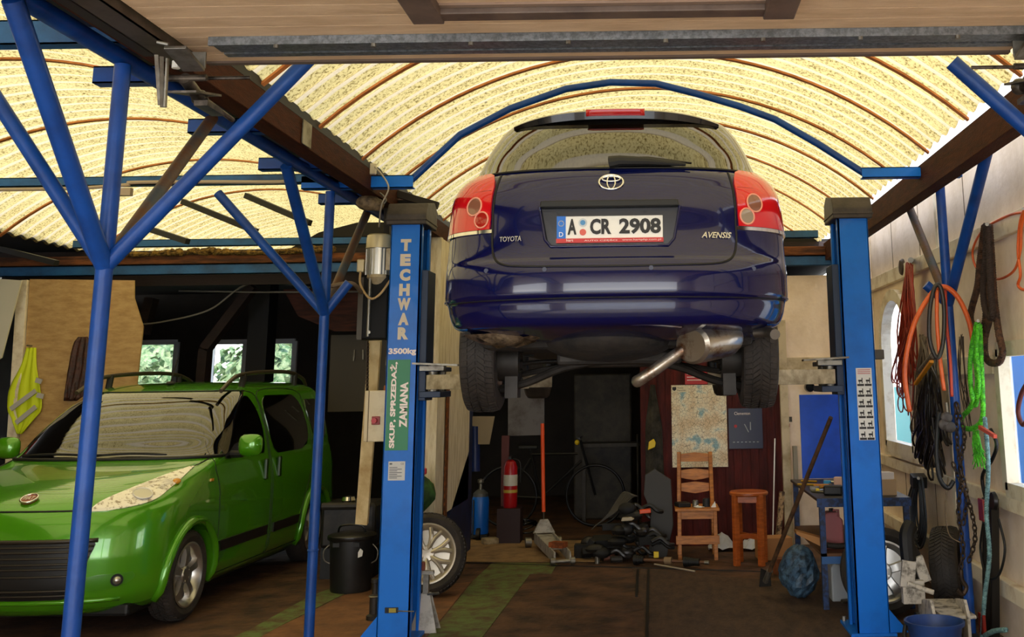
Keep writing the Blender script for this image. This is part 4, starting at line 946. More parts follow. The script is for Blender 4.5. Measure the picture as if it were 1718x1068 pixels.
for sg, x in ((-1, DX0-.06), (1, DX1+.08)):
    t = thing('door_track', ['steel runner and hinge gear along the left side of the overhead door', 'steel runner and hinge gear along the right side of the overhead door'][sg > 0], 'door track', (x, 3.4, DZ))
    mb = MB(); mb.bb(x-.045, x+.045, .4, 3.72, DZ-.035, DZ-.03); mb.bb(x-.045, x-.04, .4, 3.72, DZ-.035, DZ+.02); mb.bb(x+.04, x+.045, .4, 3.72, DZ-.035, DZ+.02); mb.build('runner', trk, t)
    MB().bb(x+sg*.055, x+sg*.12, .4, 3.6, DZ-.015, DZ+.03).build('runner_angle', M('track_dark', '#2c2520', .6, .3), t)
    mb = MB(); mb.box((x-sg*.09, 3.46, DZ-.07), (.075, .16, .012), Matrix.Rotation(math.radians(-12), 3, 'X')); mb.box((x-sg*.09, 3.54, DZ-.05), (.075, .01, .06)); mb.build('corner_bracket', steel, t, bev=.002)
    mb = MB(); a0 = Vector((x-sg*.02, 3.62, DZ-.09))
    mb.cyl(a0, a0+Vector((-sg*.0, .14, -.04)), .022, 12); mb.box(a0+Vector((0, .10, -.03)), (.10, .22, .008), Matrix.Rotation(.2, 3, 'X')); mb.cyl(a0+Vector((-.08, 0, 0)), a0+Vector((.08, 0, 0)), .012, 10)
    mb.cyl(a0+Vector((-sg*.05, .04, .01)), a0+Vector((-sg*.22, .04, .01)), .007, 8); mb.cyl(a0+Vector((.03, .12, -.05)), a0+Vector((.06, .30, -.08)), .01, 8); mb.box(a0+Vector((.03, .16, -.07)), (.05, .16, .02)); mb.sph(a0+Vector((-.01, .16, -.03)), .032, 10, 6)
    mb.build('hinge_gear', M('hinge_metal', '#6c6258', .45, .7, '#2f2923', 12, .4, .6), t, smooth='auto')
    mb = MB(); mb.cyl((x-sg*.02, 3.55, DZ-.05), (x-sg*.02, 3.55, DZ-.075), .014, 12); mb.build('roller', white, t)
t = thing('strap_hanger', 'bundle of bent steel straps hanging from the left door track', 'bracket', P(272, 92, Y=3.35))
for i, (a, b) in enumerate((((262, 92), (268, 176)), ((271, 95), (272, 180)), ((281, 98), (277, 180)))):
    MB().bar(P(*a, Y=3.35), P(*b, Y=3.36), .006, .012).build('strap', steel, t)
MB().cyl(P(262, 90, Y=3.35)+Vector((0, 0, .04)), P(281, 94, Y=3.35)+Vector((0, 0, .04)), .006, 6).build('hook', steel, t)
# perforated plates on the left timber
for (x, yv, lab) in ((514, 200, 'perforated nail plate on the left brown timber'),):
    p = P(x, yv, X=-1.86); tag(MB().box((-1.853, p.y, 2.93), (.006, .14, .13)).build('nail_plate', steel), lab, 'plate')
tag(MB().box((1.763, 4.75, 2.90), (.008, .16, .13)).build('nail_plate', steel), 'perforated nail plate on the right brown timber', 'plate')
# ------------------------------------------------------------------ two-post lift
PYF = 7.2
cap_m = M('rubber_cap', '#4a4038', .6, 0, '#2f2822', 7, .4, .7, .3, 30)
armm = M('arm_paint', '#c2b498', .55, .1, '#84765c', 9, .4, .65, .2, 40)
bluedk = M('blue_inner', '#0b2748', .5)
def post(xo, xi, label, lean):
    """xo / xi: outer and inner x of the front face"""
    sg = 1 if xi > xo else -1
    t = thing('lift_post', label, 'lift post', ((xo+xi)/2, PYF+.15, 0))
    H = 2.70; a, b = min(xo, xi), max(xo, xi)
    mb = MB(); mb.bb(a, b, PYF, PYF+.012, 0, H); mb.bb(xo, xo+sg*.012, PYF, PYF+.30, 0, H); mb.bb(a, b, PYF+.288, PYF+.30, 0, H)
    mb.bb(xi-sg*.02, xi, PYF, PYF+.05, 0, H); mb.bb(xi-sg*.02, xi, PYF+.25, PYF+.30, 0, H)
    col = mb.build('column', blue, t, bev=.004)
    MB().bb(xo+sg*.02, xo+sg*.03, PYF+.02, PYF+.28, .02, H).build('column_liner', black, t)
    mb = MB(); mb.cyl(((xo+xi)/2, PYF+.15, .05), ((xo+xi)/2, PYF+.15, H-.05), .03, 14); mb.build('lead_screw', M('greasy_steel', '#2a2724', .35, .8), t, smooth='auto')
    mb = MB(); mb.prism([(PYF-.03, 0), (PYF+.34, 0), (PYF+.34, .14), (PYF+.25, .19), (PYF+.02, .15), (PYF-.03, .07)], (a-.03, 0, H-.02), (0, 1, 0), (0, 0, 1), (b-a+.06, 0, 0))
    mb.bb(a-.036, b+.036, PYF-.036, PYF+.346, H+.005, H+.02); mb.build('post_cap', cap_m, t, bev=.008)
    mb = MB(); mb.bb(a-.04, b+.04, PYF-.02, PYF+.40, 0, .02); mb.prism([(0, 0), (.12, 0), (0, .14)], (xo, PYF-.0, .02), (-sg, 0, 0), (0, 0, 1), (0, .012, 0)); mb.build('base_plate', blue, t, bev=.003)
    mb = MB()
    for dx, dy in ((-.02, .36), (.02, .36)): mb.cyl(((a if dx < 0 else b)+dx, PYF+dy, .02), ((a if dx < 0 else b)+dx, PYF+dy, .05), .014, 6)
    mb.build('anchor_bolt', steel, t)
    # carriage with swing arms
    cz = 1.62
    mb = MB(); mb.bb(xi-sg*.03, xi+sg*.045, PYF+.03, PYF+.27, cz-.12, cz+.75); mb.bb(xi+sg*.02, xi+sg*.16, PYF-.04, PYF+.34, cz-.10, cz-.06); mb.bb(xi+sg*.02, xi+sg*.16, PYF-.04, PYF+.34, cz+.07, cz+.10)
    ca = mb.build('carriage', bluedk, t, bev=.004)
    for (tx, ty, nm) in ((sg*-1*0+TX-sg*.62, 6.62, 'swing_arm'), (TX-sg*.62, 8.15, 'swing_arm')):
        p0 = Vector((xi+sg*.10, PYF+.0 if ty < PYF else PYF+.3, cz)); p1 = Vector((tx, ty, cz))
        A = MB().bar(p0, p1, .11, .095).build(nm, armm, t, bev=.004)
        dd = (p1-p0).normalized(); MB().bar(p0+dd*.3+Vector((0, 0, .0)), p1+dd*.0, .085, .075).build('arm_extension', steel, A)
        mb = MB(); mb.cyl(p1+Vector((0, 0, .04)), p1+Vector((0, 0, .145)), .035, 14); mb.cyl(p1+Vector((0, 0, .145)), p1+Vector((0, 0, .165)), .065, 20); mb.build('lifting_pad', black, A, smooth='auto')
        mb = MB(); mb.cyl(p0+Vector((0, 0, -.09)), p0+Vector((0, 0, .12)), .03, 12); mb.build('pivot_pin', steel, A, smooth='auto')
    mb = MB()
    mb.box((xi+sg*.13, PYF-.05, cz+.115), (.30, .10, .012), Matrix.Rotation(sg*.05, 3, 'Y')); mb.box((xi+sg*.10, PYF-.02, cz+.09), (.16, .06, .03)); mb.build('arm_lock', steel, ca)
    return t, col
lp, lcol = post(-1.80, -1.585, 'blue lettered lift post left of the raised car with electric motor', 0)
lt_ = M('sticker_letters', '#d8cbb4', .5)
for i, ch in enumerate('TECHWAR'):
    p = P([680, 679, 678, 677, 676, 675, 674][i]+0, [411, 436, 461, 486, 510, 535, 559][i], Y=PYF)
    text(ch, .082, (-1.693, PYF-.002, p.z), lt_, lp, bold=.07, w=.072 if ch != 'W' else .088, name='letter')
p = P(673, 590, Y=PYF); text('3500kg', .050, (-1.693, PYF-.002, p.z), wl, lp, w=.185, bold=.045)
gz1 = P(675, 603, Y=PYF).z; gz0 = P(672, 755, Y=PYF).z; gs = MB().bb(-1.787, -1.637, PYF-.004, PYF-.001, gz0, gz1).build('advert_sticker', M('sticker_green', '#0c7a4a', .4), lp)
text('SKUP, SPRZEDAŻ,', .052, (-1.745, PYF-.006, (gz0+gz1)/2), wl, gs, (0, 0, 1), (-1, 0, 0), w=(gz1-gz0)*.95, bold=.045)
text('ZAMIANA', .052, (-1.672, PYF-.006, (gz0+gz1)/2+.0), wl, gs, (0, 0, 1), (-1, 0, 0), w=(gz1-gz0)*.50, bold=.045)
p = P(666, 790, Y=PYF); st = MB().bb(-1.76, -1.65, PYF-.004, PYF-.001, p.z-.058, p.z+.062).build('rating_plate', M('paper', '#c9c8c4', .5), lp)
mb = MB()
for i in range(7): mb.bb(-1.752, -1.70+.03*(i % 2), PYF-.006, PYF-.004, p.z+.022-.011*i, p.z+.026-.011*i)
mb.bb(-1.752, -1.735, PYF-.006, PYF-.004, p.z+.042, p.z+.052); mb.build('print_lines', M('grey_print', '#55585c', .6), st)
text('CE', .012, (-1.668, PYF-.006, p.z+.047), pt_, st)
# safety cable roller low on the post
p = P(657, 1023, Y=PYF)
mb = MB(); mb.box((p.x, PYF-.004, p.z), (.085, .006, .034)); rb = mb.build('roller_slot', black, lp, bev=.002)
MB().box((p.x+.008, PYF-.009, p.z), (.045, .006, .026)).build('roller_label', M('brass', '#9a8a3a', .4, .5), rb); MB().cyl((p.x+.04, PYF-.01, p.z-.004), (-1.56, PYF-.02, p.z-.006), .004, 6).build('safety_wire', steel, rb)
rp_, rcol = post(1.47, 1.258, 'plain blue lift post right of the raised car', 0)
# pictogram sticker column
p = P(1448, 677, Y=PYF); z1 = P(1448, 617, Y=PYF).z; z0 = P(1448, 738, Y=PYF).z
st = MB().bb(1.335, 1.440, PYF-.004, PYF-.001, z0, z1).build('pictogram_sheet', M('paper_w', '#d9d8d4', .5), rp_)
mb = MB(); mr = MB(); hh = (z1-z0-.05)/6
for i in range(6):
    zz = z1-.05-hh*i
    for x in (1.340, 1.390):
        mb.bb(x, x+.045, PYF-.006, PYF-.004, zz-hh+.002, zz-hh+.016); mb.bb(x+.008, x+.034, PYF-.006, PYF-.004, zz-hh*.55, zz-hh*.38); mb.bb(x+.014, x+.018, PYF-.006, PYF-.004, zz-hh*.75, zz-hh*.4); mb.bb(x+.03, x+.036, PYF-.006, PYF-.004, zz-hh*.7, zz-hh*.2)
for i in range(3): mr.bb(1.345, 1.43, PYF-.006, PYF-.004, z1-.014-.012*i, z1-.010-.012*i)
mb.build('pictogram', pt_, st); mr.build('warning_lines', red, st)
MB().bb(1.30, 1.32, PYF+.0, PYF+.3, .0, .0+.001).build('x', None); bpy.data.objects.remove(bpy.data.objects['x'])
# paper tag on the right arm and dark bits
# motor with gearbox and belt housing on the left post
mo = thing('electric_motor', 'finned beige electric motor on the left lift post', 'motor', P(636, 450, Y=7.35))
mc = P(636, 430, Y=7.38); mx, my, mz = mc.x, mc.y, mc.z
beige = M('motor_beige', '#c8b795', .45, .2, '#8c7654', 9, .42, .7)
mb = MB(); mb.lathe([(.001, .155), (.07, .155), (.085, .145), (.09, .12), (.092, .055), (.085, .055), (.001, .055)], (mx, my, mz), 'Z', 28); mb.build('fan_cowl', M('motor_cream', '#d2c39c', .35, .3), mo, smooth='auto')
mb = MB(); mb.cyl((mx, my, mz-.13), (mx, my, mz+.055), .072, 24)
for i in range(22):
    a = 2*PI*i/22; mb.box((mx+.08*math.cos(a), my+.08*math.sin(a), mz-.04), (.018, .003, .18), Matrix.Rotation(a, 3, 'Z'))
mb.build('finned_housing', silver, mo, smooth='auto')
mb = MB(); mb.lathe([(.001, -.13), (.08, -.13), (.085, -.15), (.06, -.19), (.05, -.20), (.001, -.20)], (mx, my, mz), 'Z', 20); mb.bb(mx+.06, mx+.10, my-.05, my+.05, mz-.10, mz+.05); mb.build('end_flange', beige, mo, smooth='auto')
MB().box((mx-.11, my-.03, mz-.07), (.05, .08, .09)).build('terminal_box', M('motor_cream', '#d2c39c'), mo, bev=.008)
MB().bb(mx-.03, -1.79, my-.03, my+.04, mz-.25, mz-.19).build('motor_mount', black, mo)
MB().tube(cat([(mx-.11, my-.05, mz-.10), (mx-.10, my-.08, mz-.20), (mx-.02, my-.12, mz-.30), (mx+.05, my-.12, mz-.27), (mx+.11, my-.05, mz-.15)], 6), .008, 8).build('motor_cable', M('cable_cream', '#c9a878', .5), mo, smooth=True)
bh = P(628, 515, Y=7.4); z1 = P(628, 462, Y=7.4).z; z0 = P(628, 570, Y=7.4).z
tt = thing('belt_housing', 'glossy black housing under the electric motor of the left lift post', 'housing', (bh.x, 7.4, z0))
MB().bb(bh.x-.10, bh.x+.11, 7.33, 7.50, z0, z1).build('cover', M('housing_black', '#0a0908', .55, spec=.2), tt, bev=.012); MB().cyl((bh.x-.015, 7.32, z0+.02), (bh.x-.015, 7.32, z1), .012, 10).build('guide_rod', steel, tt, smooth='auto')
MB().cyl((bh.x-.01, 7.31, z0+.05), (bh.x-.01, 7.333, z0+.05), .012, 12).build('knob', white, tt, smooth='auto'); MB().bb(bh.x-.095, bh.x-.06, 7.322, 7.33, z0, z1-.02).build('edge_strip', M('grey_strip', '#4a443c', .5), tt)
# control cabinet
p0 = P(614, 655, Y=7.42); p1 = P(655, 740, Y=7.42)
cb = thing('control_cabinet', 'beige switch cabinet with red rotary switch left of the lettered post', 'control cabinet', (p0.x, 7.42, p1.z))
MB().bb(p0.x, -1.80, 7.40, 7.56, p1.z, p0.z).build('cabinet_box', M('cabinet_cream', '#d9c8a2', .45, 0, '#b9a47a', 6, .5, .75), cb, bev=.005)
MB().bb(p0.x+.025, p0.x+.03, 7.397, 7.4, p1.z, p0.z).build('door_gap', M('joint', '#6d5a40', .8), cb)
sw = P(631, 705, Y=7.4); s_ = MB().box((sw.x, 7.393, sw.z), (.055, .014, .055)).build('switch_plate', M('switch_red', '#8f1d14', .4), cb, bev=.003); MB().cyl((sw.x-.005, 7.385, sw.z), (sw.x-.005, 7.36, sw.z), .018, 14).build('switch_knob', red, s_, smooth='auto')
MB().lathe([(.001, .0), (.018, .0), (.016, .03), (.001, .035)], (sw.x+.045, 7.46, p0.z), 'Z', 12).build('signal_lamp', M('copper', '#a85a28', .4, .3), cb, smooth='auto')
# pale batten from the housing down to the bin lid
tag(MB().bar(P(630, 570, Y=7.62), P(607, 878, Y=7.95), .085, .04, up=(0, 1, 0)).build('wooden_batten', M('batten', '#d8c08c', .6, 0, '#b08f58', 5, .45, .7, .2, 30)), 'long pale batten leaning behind the switch cabinet down to the bin', 'batten')
# dark chain beside the batten
mb = MB(); a = P(617, 575, Y=7.58); b = P(616, 655, Y=7.58)
for i in range(26):
    c = a.lerp(b, i/25); u = Vector((1, 0, 0)) if i % 2 else Vector((0, 1, 0))
    mb.tube([c+u*.009*math.cos(2*PI*k/8)+Vector((0, 0, .016*math.sin(2*PI*k/8))) for k in range(8)], .003, 5, closed=True)
tag(mb.build('hanging_chain', M('chain_dark', '#3a2e24', .5, .6)), 'dark chain hanging beside the leaning batten above the switch cabinet', 'chain')
# dusty siren / lamp above the motor, junction box, black roof bracket
p = P(618, 340, Y=7.1); hl_ = thing('hanging_floodlight', 'dusty round floodlight hanging above the electric motor', 'lamp', p)
mb = MB(); mb.sph(p, (.085, .07, .055), 16, 8); mb.sph(p+Vector((.06, 0, -.015)), (.05, .05, .045), 10, 6); mb.build('lamp_housing', M('dusty_metal', '#8d7757', .7, 0, '#4c3d2b', 14, .4, .6, .6, 40), hl_, smooth=True)
MB().tube(cat([p+Vector((-.02, 0, .05)), p+Vector((.05, 0, .08)), p+Vector((.12, .0, .02)), p+Vector((.08, 0, -.03))], 5), .006, 6).build('lamp_bracket', steel, hl_, smooth=True)
MB().cyl(p+Vector((0, 0, .04)), (p.x, p.y, 2.86), .008, 8).build('lamp_stem', steel, hl_)
p = P(621, 287, Y=6.82); jb = thing('junction_box', 'small cream junction box on the channel at the left arch foot', 'junction box', p)
MB().box((p.x, 6.84, 3.00), (.07, .03, .075)).build('box_body', M('jb_cream', '#d9cdb0', .5), jb, bev=.008); MB().tube(cat([(p.x+.03, 6.82, 3.01), P(640, 292, Y=6.8), P(652, 315, Y=6.8), P(640, 345, Y=6.9), P(636, 380, Y=7.2)], 5), .006, 6).build('wire', M('wire_pale', '#b8ad98', .5), jb, smooth=True)
mb = MB(); c = P(690, 330, Y=7.62); mb.bar(P(655, 322, Y=7.6), P(735, 345, Y=7.6), .05, .05); mb.bar(P(650, 340, Y=7.6), P(650, 420, Y=7.6), .05, .04); mb.prism([(0, 0), (.22, 0), (.18, .16), (.03, .16)], P(655, 372, Y=7.62), (1, 0, 0), (0, 0, 1), (0, .05, 0))
tag(mb.build('roof_bracket', M('dark_bracket', '#241c16', .7)), 'dark steel bracket between the left lift post top and the brown timber', 'bracket')
# ------------------------------------------------------------------ things on the floor and walls
def loc(x, y): return P(x, y, Z=0)
# dust bin
c = P(588, 990, Z=0); c.y += .0
bn = thing('dustbin', 'round black plastic dustbin beside the lettered lift post', 'bin', c)
s = 1.0; bw = .175
mb = MB(); mb.lathe([(.001, 0), (bw*.88, 0), (bw*.92, .02), (bw*1.02, .40), (bw*1.0, .40), (.001, .39)], c, 'Z', 32); mb.build('bin_body', M('bin_black', '#141414', .45, 0, '#2c2a28', 5, .5, .7), bn, smooth='auto')
ld = MB().lathe([(bw*1.10, .395), (bw*1.13, .405), (bw*1.12, .425), (bw*1.0, .435), (bw*.6, .45), (.001, .455)], c, 'Z', 32).build('bin_lid', M('lid_black', '#1a1816', .3), bn, smooth='auto')
MB().tube(cat([c+Vector((-.11, -.03, .44)), c+Vector((-.08, -.04, .50)), c+Vector((.08, -.04, .50)), c+Vector((.11, -.03, .44))], 5), .008, 8).build('lid_handle', blackg, ld, smooth=True)
for sg in (-1, 1):
    MB().tube(cat([c+Vector((sg*.165, -.03, .36)), c+Vector((sg*.215, -.04, .31)), c+Vector((sg*.21, -.04, .24)), c+Vector((sg*.165, -.03, .21))], 5), .006, 6).build('side_handle', steel, bn, smooth=True)
    MB().box(c+Vector((sg*.08, -.168, .37)), (.05, .02, .03)).build('lid_clip', black, bn)
MB().prism([(0, 0), (.03, .01), (.035, .05), (.015, .07), (0, .04)], c+Vector((.09, -.152, .27)), (1, .4, 0), (0, 0, 1), (0, -.004, 0)).build('torn_sticker', white, bn)
# loose wheel leaning behind the post
wc = P(733, 932, Y=8.9); 
lw = thing('car_wheel_unit', 'alloy wheel leaning between the lettered post and white partition', 'wheel', (wc.x, 8.9, 0))
RT = Matrix.Rotation(math.radians(-62), 4, 'Z') @ Matrix.Identity(4)
RT = Matrix.Rotation(math.radians(14), 4, 'Y') @ Matrix.Identity(4)
def place_wheel(t, c, R, wd, rr, yaw, tilt, rm, spokes=7, style='double', blocks=True):
    m = Matrix.Translation(c) @ Matrix.Rotation(yaw, 4, 'Z') @ Matrix.Rotation(tilt, 4, 'Y')
    tr(tyre_mb(R, wd, rr, blocks), m).build('tyre', rubber, t, smooth='auto'); tr(rim_mb(rr, wd, 1, spokes, style), m).build('alloy_rim', rm, t, smooth='auto')
    d_ = MB().cyl((-.02, 0, 0), (.0, 0, 0), rr*.9, 28); tr(d_, m).build('rim_shadow_disc', darkg, t)  # dark disc added behind the spokes, standing in for shade
place_wheel(lw, Vector((wc.x-.05, 8.75, .30)), .31, .21, .22, math.radians(-80), math.radians(-13), M('rim_champagne', '#c9c0ae', .3, .7))
# floor jack
j0 = P(925, 925, Z=0); jk = thing('trolley_jack', 'white trolley jack with orange handle on the floor below the car', 'jack', j0)
jw = M('jack_white', '#b9b4aa', .5, 0, '#6f685c', 9, .45, .7)
a = P(912, 900, Z=.10); b = P(944, 935, Z=.07); dd = (b-a); dd.z = 0; dd.normalize(); sd_ = Vector((dd.y, -dd.x, 0))
mb = MB()
for sg in (-1, 1): mb.bar(a+sd_*sg*.09, b+sd_*sg*.07, .014, .10)
mb.bar(a+Vector((0, 0, .02)), a.lerp(b, .6), .16, .02); mb.prism([(-.11, 0), (.11, 0), (.04, .13), (-.04, .13)], a+Vector((0, 0, .04)), sd_, (0, 0, 1), dd*.04); mb.build('jack_frame', jw, jk, bev=.004)
for sg in (-1, 1):
    MB().cyl(a+sd_*(sg*.12)-dd*.02+Vector((0, 0, -.045)), a+sd_*(sg*.18)-dd*.02+Vector((0, 0, -.045)), .045, 16).build('jack_wheel', steel, jk, smooth='auto')
    MB().cyl(b+sd_*(sg*.07)+Vector((0, 0, -.03)), b+sd_*(sg*.11)+Vector((0, 0, -.03)), .033, 14).build('jack_wheel', steel, jk, smooth='auto')
MB().cyl(b+sd_*-.1+Vector((0, 0, -.03)), b+sd_*.1+Vector((0, 0, -.03)), .016, 10).build('axle', steel, jk)
mb = MB(); mb.box(a.lerp(b, .78)+Vector((0, 0, .07)), (.15, .10, .05), Matrix.Rotation(-.5, 3, 'Z')); mb.build('wood_block', M('rusty_block', '#a8582a', .7, 0, '#6d3414', 12, .4, .6, .5, 40), jk, bev=.006)
ht = P(910, 710, Y=a.y-.02); hb = P(912, 858, Y=a.y-.02); hj = a+Vector((0, 0, .08))
MB().cyl(hb, ht, .019, 12).build('jack_handle', orange, jk, smooth='auto'); MB().cyl(hj, hb, .008, 8).build('handle_rod', steel, jk)
MB().bb(hj.x-.03, hj.x+.03, hj.y-.03, hj.y+.01, hj.z-.01, hj.z+.05).build('handle_socket', red, jk)
# chair
def legs(mb, x, y, z0, z1, w_=.032, lean=0): mb.bar((x, y, z0), (x, y+lean, z1), w_, w_); return mb
ch = P(1168, 925, Z=0); ch = Vector((ch.x, 10.35, 0)); cw_ = .36
C_ = thing('wooden_chair', 'varnished ladder-back wooden chair against the maroon boards', 'chair', ch)
for sx in (-1, 1):
    MB().bar((ch.x+sx*.165, 10.20, 0), (ch.x+sx*.165, 10.20, .43), .035, .035).build('leg', wood, C_, bev=.004)
    MB().bar((ch.x+sx*.165, 10.52, 0), (ch.x+sx*.15, 10.60, .93), .035, .035).build('leg', wood, C_, bev=.004)
    MB().bb(ch.x+sx*.165-.012, ch.x+sx*.165+.012, 10.2, 10.53, .17, .20).build('stretcher', wood, C_)
MB().bb(ch.x-.205, ch.x+.205, 10.16, 10.56, .43, .455).build('seat', wood, C_, bev=.006)
MB().bb(ch.x-.20, ch.x+.20, 10.175, 10.20, .14, .215).build('front_rail', wood, C_, bev=.004); MB().bb(ch.x-.15, ch.x+.15, 10.19, 10.21, .36, .43).build('apron', wood, C_)
for z in (.60, .72, .87):
    yb = 10.53+(z)*.075; pts = [(-.135, 0), (-.07, -.012 if z < .8 else 0), (0, -.022 if z < .8 else 0), (.07, -.012 if z < .8 else 0), (.135, 0), (.135, .07), (0, .085), (-.135, .07)]
    MB().prism(pts, (ch.x, yb, z-.03), (1, 0, 0), (0, .09, 1), (0, .018, 0)).build('back_slat', wood, C_, bev=.003)
st_ = [('round_canister', 'small dark canister standing on the chair seat', .03, .06), ('round_canister', 'dark lidded canister at the right end of the chair seat', .035, .075)]
for i, (n_, l_, r_, h_) in enumerate(st_):
    p = Vector((ch.x+(-.01, .09)[i], 10.3, .455)); tag(MB().lathe([(.001, 0), (r_, 0), (r_, h_*.8), (r_*.8, h_), (.001, h_)], p, 'Z', 16).build(n_, [steel, black][i], smooth='auto'), l_, 'canister')
mb = MB().box((ch.x-.13, 10.33, .475), (.12, .14, .04), Matrix.Rotation(.3, 3, 'Z')); tag(mb.build('tool_case', black, bev=.008), 'flat black case lying at the left of the chair seat', 'case')
mb = MB(); mb.prism([(0, 0), (.05, 0), (.04, .05)], (ch.x+.13, 10.25, .455), (1, 0, 0), (0, .2, 1), (0, .02, 0)); tag(mb.build('paper_scrap', white), 'crumpled white paper at the right of the chair seat', 'paper')
mb = MB(); rnd = random.Random(2); gr = [[Vector((ch.x-.03+.1*i/5, 10.2+.08*j/5, .457+abs(rnd.gauss(0, .005)))) for i in range(6)] for j in range(6)]; mb.grid(gr); tag(mb.build('rag', white), 'small white rag at the front of the chair seat', 'rag')
# stool
sc = P(1254, 935, Z=0); sc = Vector((sc.x, 9.95, 0))
ST = thing('round_stool', 'tall varnished round wooden stool beside the chair', 'stool', sc); swd = M('stool_wood', '#c2642a', .35, 0, '#8f4217', 6, .4, .7, .2, 30, stretch=(1, 1, 6))
MB().lathe([(.001, .59), (.165, .59), (.175, .60), (.175, .615), (.165, .625), (.001, .625)], sc, 'Z', 36).build('seat', swd, ST, smooth='auto')
for i in range(4):
    a = PI/4+PI/2*i-.2; p = sc+Vector((.155*math.cos(a), .155*math.sin(a), 0)); MB().box(p+Vector((0, 0, .30)), (.05, .05, .60), Matrix.Rotation(a, 3, 'Z')).build('leg', swd, ST, bev=.006)
    a2 = a+PI/2; q_ = sc+Vector((.155*math.cos(a2), .155*math.sin(a2), 0)); MB().bar(p+Vector((0, 0, .56)), q_+Vector((0, 0, .56)), .02, .05).build('apron', swd, ST)
for i in range(2):
    a = PI/4+PI/2*i-.2; MB().bar(sc+Vector((.155*math.cos(a), .155*math.sin(a), .24)), sc-Vector((.155*math.cos(a), .155*math.sin(a), -.24)), .022, .04).build('cross_stretcher', swd, ST)
# map, red notice, tool poster
def on_facade(x0, y0, x1, y1, yy=11.0): a = P(x0, y0, Y=yy); b = P(x1, y1, Y=yy); return a.x, b.x, b.z, a.z
mapm = bpy.data.materials.new('road_map'); mapm.use_nodes = True; t_ = mapm.node_tree; b_ = t_.nodes['Principled BSDF']; b_.inputs['Roughness'].default_value = .5
co = t_.nodes.new('ShaderNodeTexCoord'); v1 = t_.nodes.new('ShaderNodeTexVoronoi'); v1.feature = 'DISTANCE_TO_EDGE'; v1.inputs['Scale'].default_value = 34
nz_ = t_.nodes.new('ShaderNodeTexNoise'); nz_.inputs['Scale'].default_value = 6; nz_.inputs['Detail'].default_value = 5
mixv = t_.nodes.new('ShaderNodeMixRGB'); mixv.inputs[0].default_value = .08; t_.links.new(co.outputs['Object'], mixv.inputs['Color1']); t_.links.new(nz_.outputs['Color'], mixv.inputs['Color2']); t_.links.new(mixv.outputs[0], v1.inputs['Vector'])
t_.links.new(co.outputs['Object'], nz_.inputs['Vector'])
rr1 = t_.nodes.new('ShaderNodeValToRGB'); rr1.color_ramp.elements[0].color = lin('#8d8577'); rr1.color_ramp.elements[0].position = .0; rr1.color_ramp.elements[1].position = .05; rr1.color_ramp.elements[1].color = (1, 1, 1, 1)
t_.links.new(v1.outputs['Distance'], rr1.inputs[0])
rr2 = t_.nodes.new('ShaderNodeValToRGB'); e = rr2.color_ramp.elements; e[0].position = .36; e[0].color = lin('#8fb6bd'); e[1].position = .44; e[1].color = lin('#f2ead0'); q3 = e.new(.62); q3.color = lin('#e0c8a0')
t_.links.new(nz_.outputs[0], rr2.inputs[0]); mm_ = t_.nodes.new('ShaderNodeMixRGB'); mm_.blend_type = 'MULTIPLY'; mm_.inputs[0].default_value = 1
t_.links.new(rr1.outputs[0], mm_.inputs['Color1']); t_.links.new(rr2.outputs[0], mm_.inputs['Color2']); t_.links.new(mm_.outputs[0], b_.inputs['Base Color'])
x0, x1, z0, z1 = on_facade(1126, 646, 1222, 783)
mp = thing('wall_map', 'large pale road map pinned on the maroon boards', 'map', (x0, 11.04, z0)); MB().bb(x0, x1, 11.032, 11.036, z0, z1).build('map_sheet', mapm, mp)
MB().bb(x0+.005, x0+.17, 11.030, 11.0325, z1-.07, z1-.01).build('map_title_field', M('map_cream', '#e6dcbc', .5), mp)
MB().prism([(0, .04), (.04, .04), (.04, .015), (.02, 0), (0, .015)], (x0+.012, 11.027, z1-.058), (1, 0, 0), (0, 0, 1), (0, .003, 0)).build('crest', pt_, mp)
text('Powiat', .016, (x0+.095, 11.027, z1-.026), pt_, mp, w=.06); text('Poznański', .016, (x0+.105, 11.027, z1-.05), pt_, mp, w=.085)
x0, x1, z0, z1 = on_facade(1149, 618, 1187, 644)
nt = thing('red_notice', 'small red notice just above the wall map', 'notice', (x0, 11.04, z0)); MB().bb(x0, x1, 11.03, 11.036, z0, z1).build('notice_board', M('notice_red', '#b81c18', .4), nt)
mb = MB()
for i in range(4): mb.bb(x0+.02, x1-.03-.03*(i % 2), 11.027, 11.03, z1-.03-.03*i, z1-.022-.03*i)
mb.build('print_lines', wl, nt)
x0, x1, z0, z1 = on_facade(1222, 685, 1281, 752)
po = thing('tool_poster', 'dark blue tool poster on the maroon boards right of the map', 'poster', (x0, 11.04, z0)); MB().bb(x0, x1, 11.03, 11.036, z0, z1).build('poster_sheet', M('poster_navy', '#0c1438', .3), po)
text('Clementon', .03, (x0+.14, 11.027, z1-.05), wl, po, w=.16)
mb = MB()
for i in range(7): mb.bb(x0+.04+i*.04, x0+.06+i*.04, 11.027, 11.03, z0+.06, z0+.068)
mb.bar((x0+.16, 11.027, z0+.24), (x0+.20, 11.027, z0+.16), .004, .008); mb.bar((x0+.22, 11.027, z0+.26), (x0+.22, 11.027, z0+.18), .004, .01); mb.build('printed_tools', M('print_grey', '#9aa0a4', .5), po)
MB().cyl((x0+.07, 11.0295, z0+.22), (x0+.07, 11.027, z0+.22), .016, 12).build('red_print', red, po)
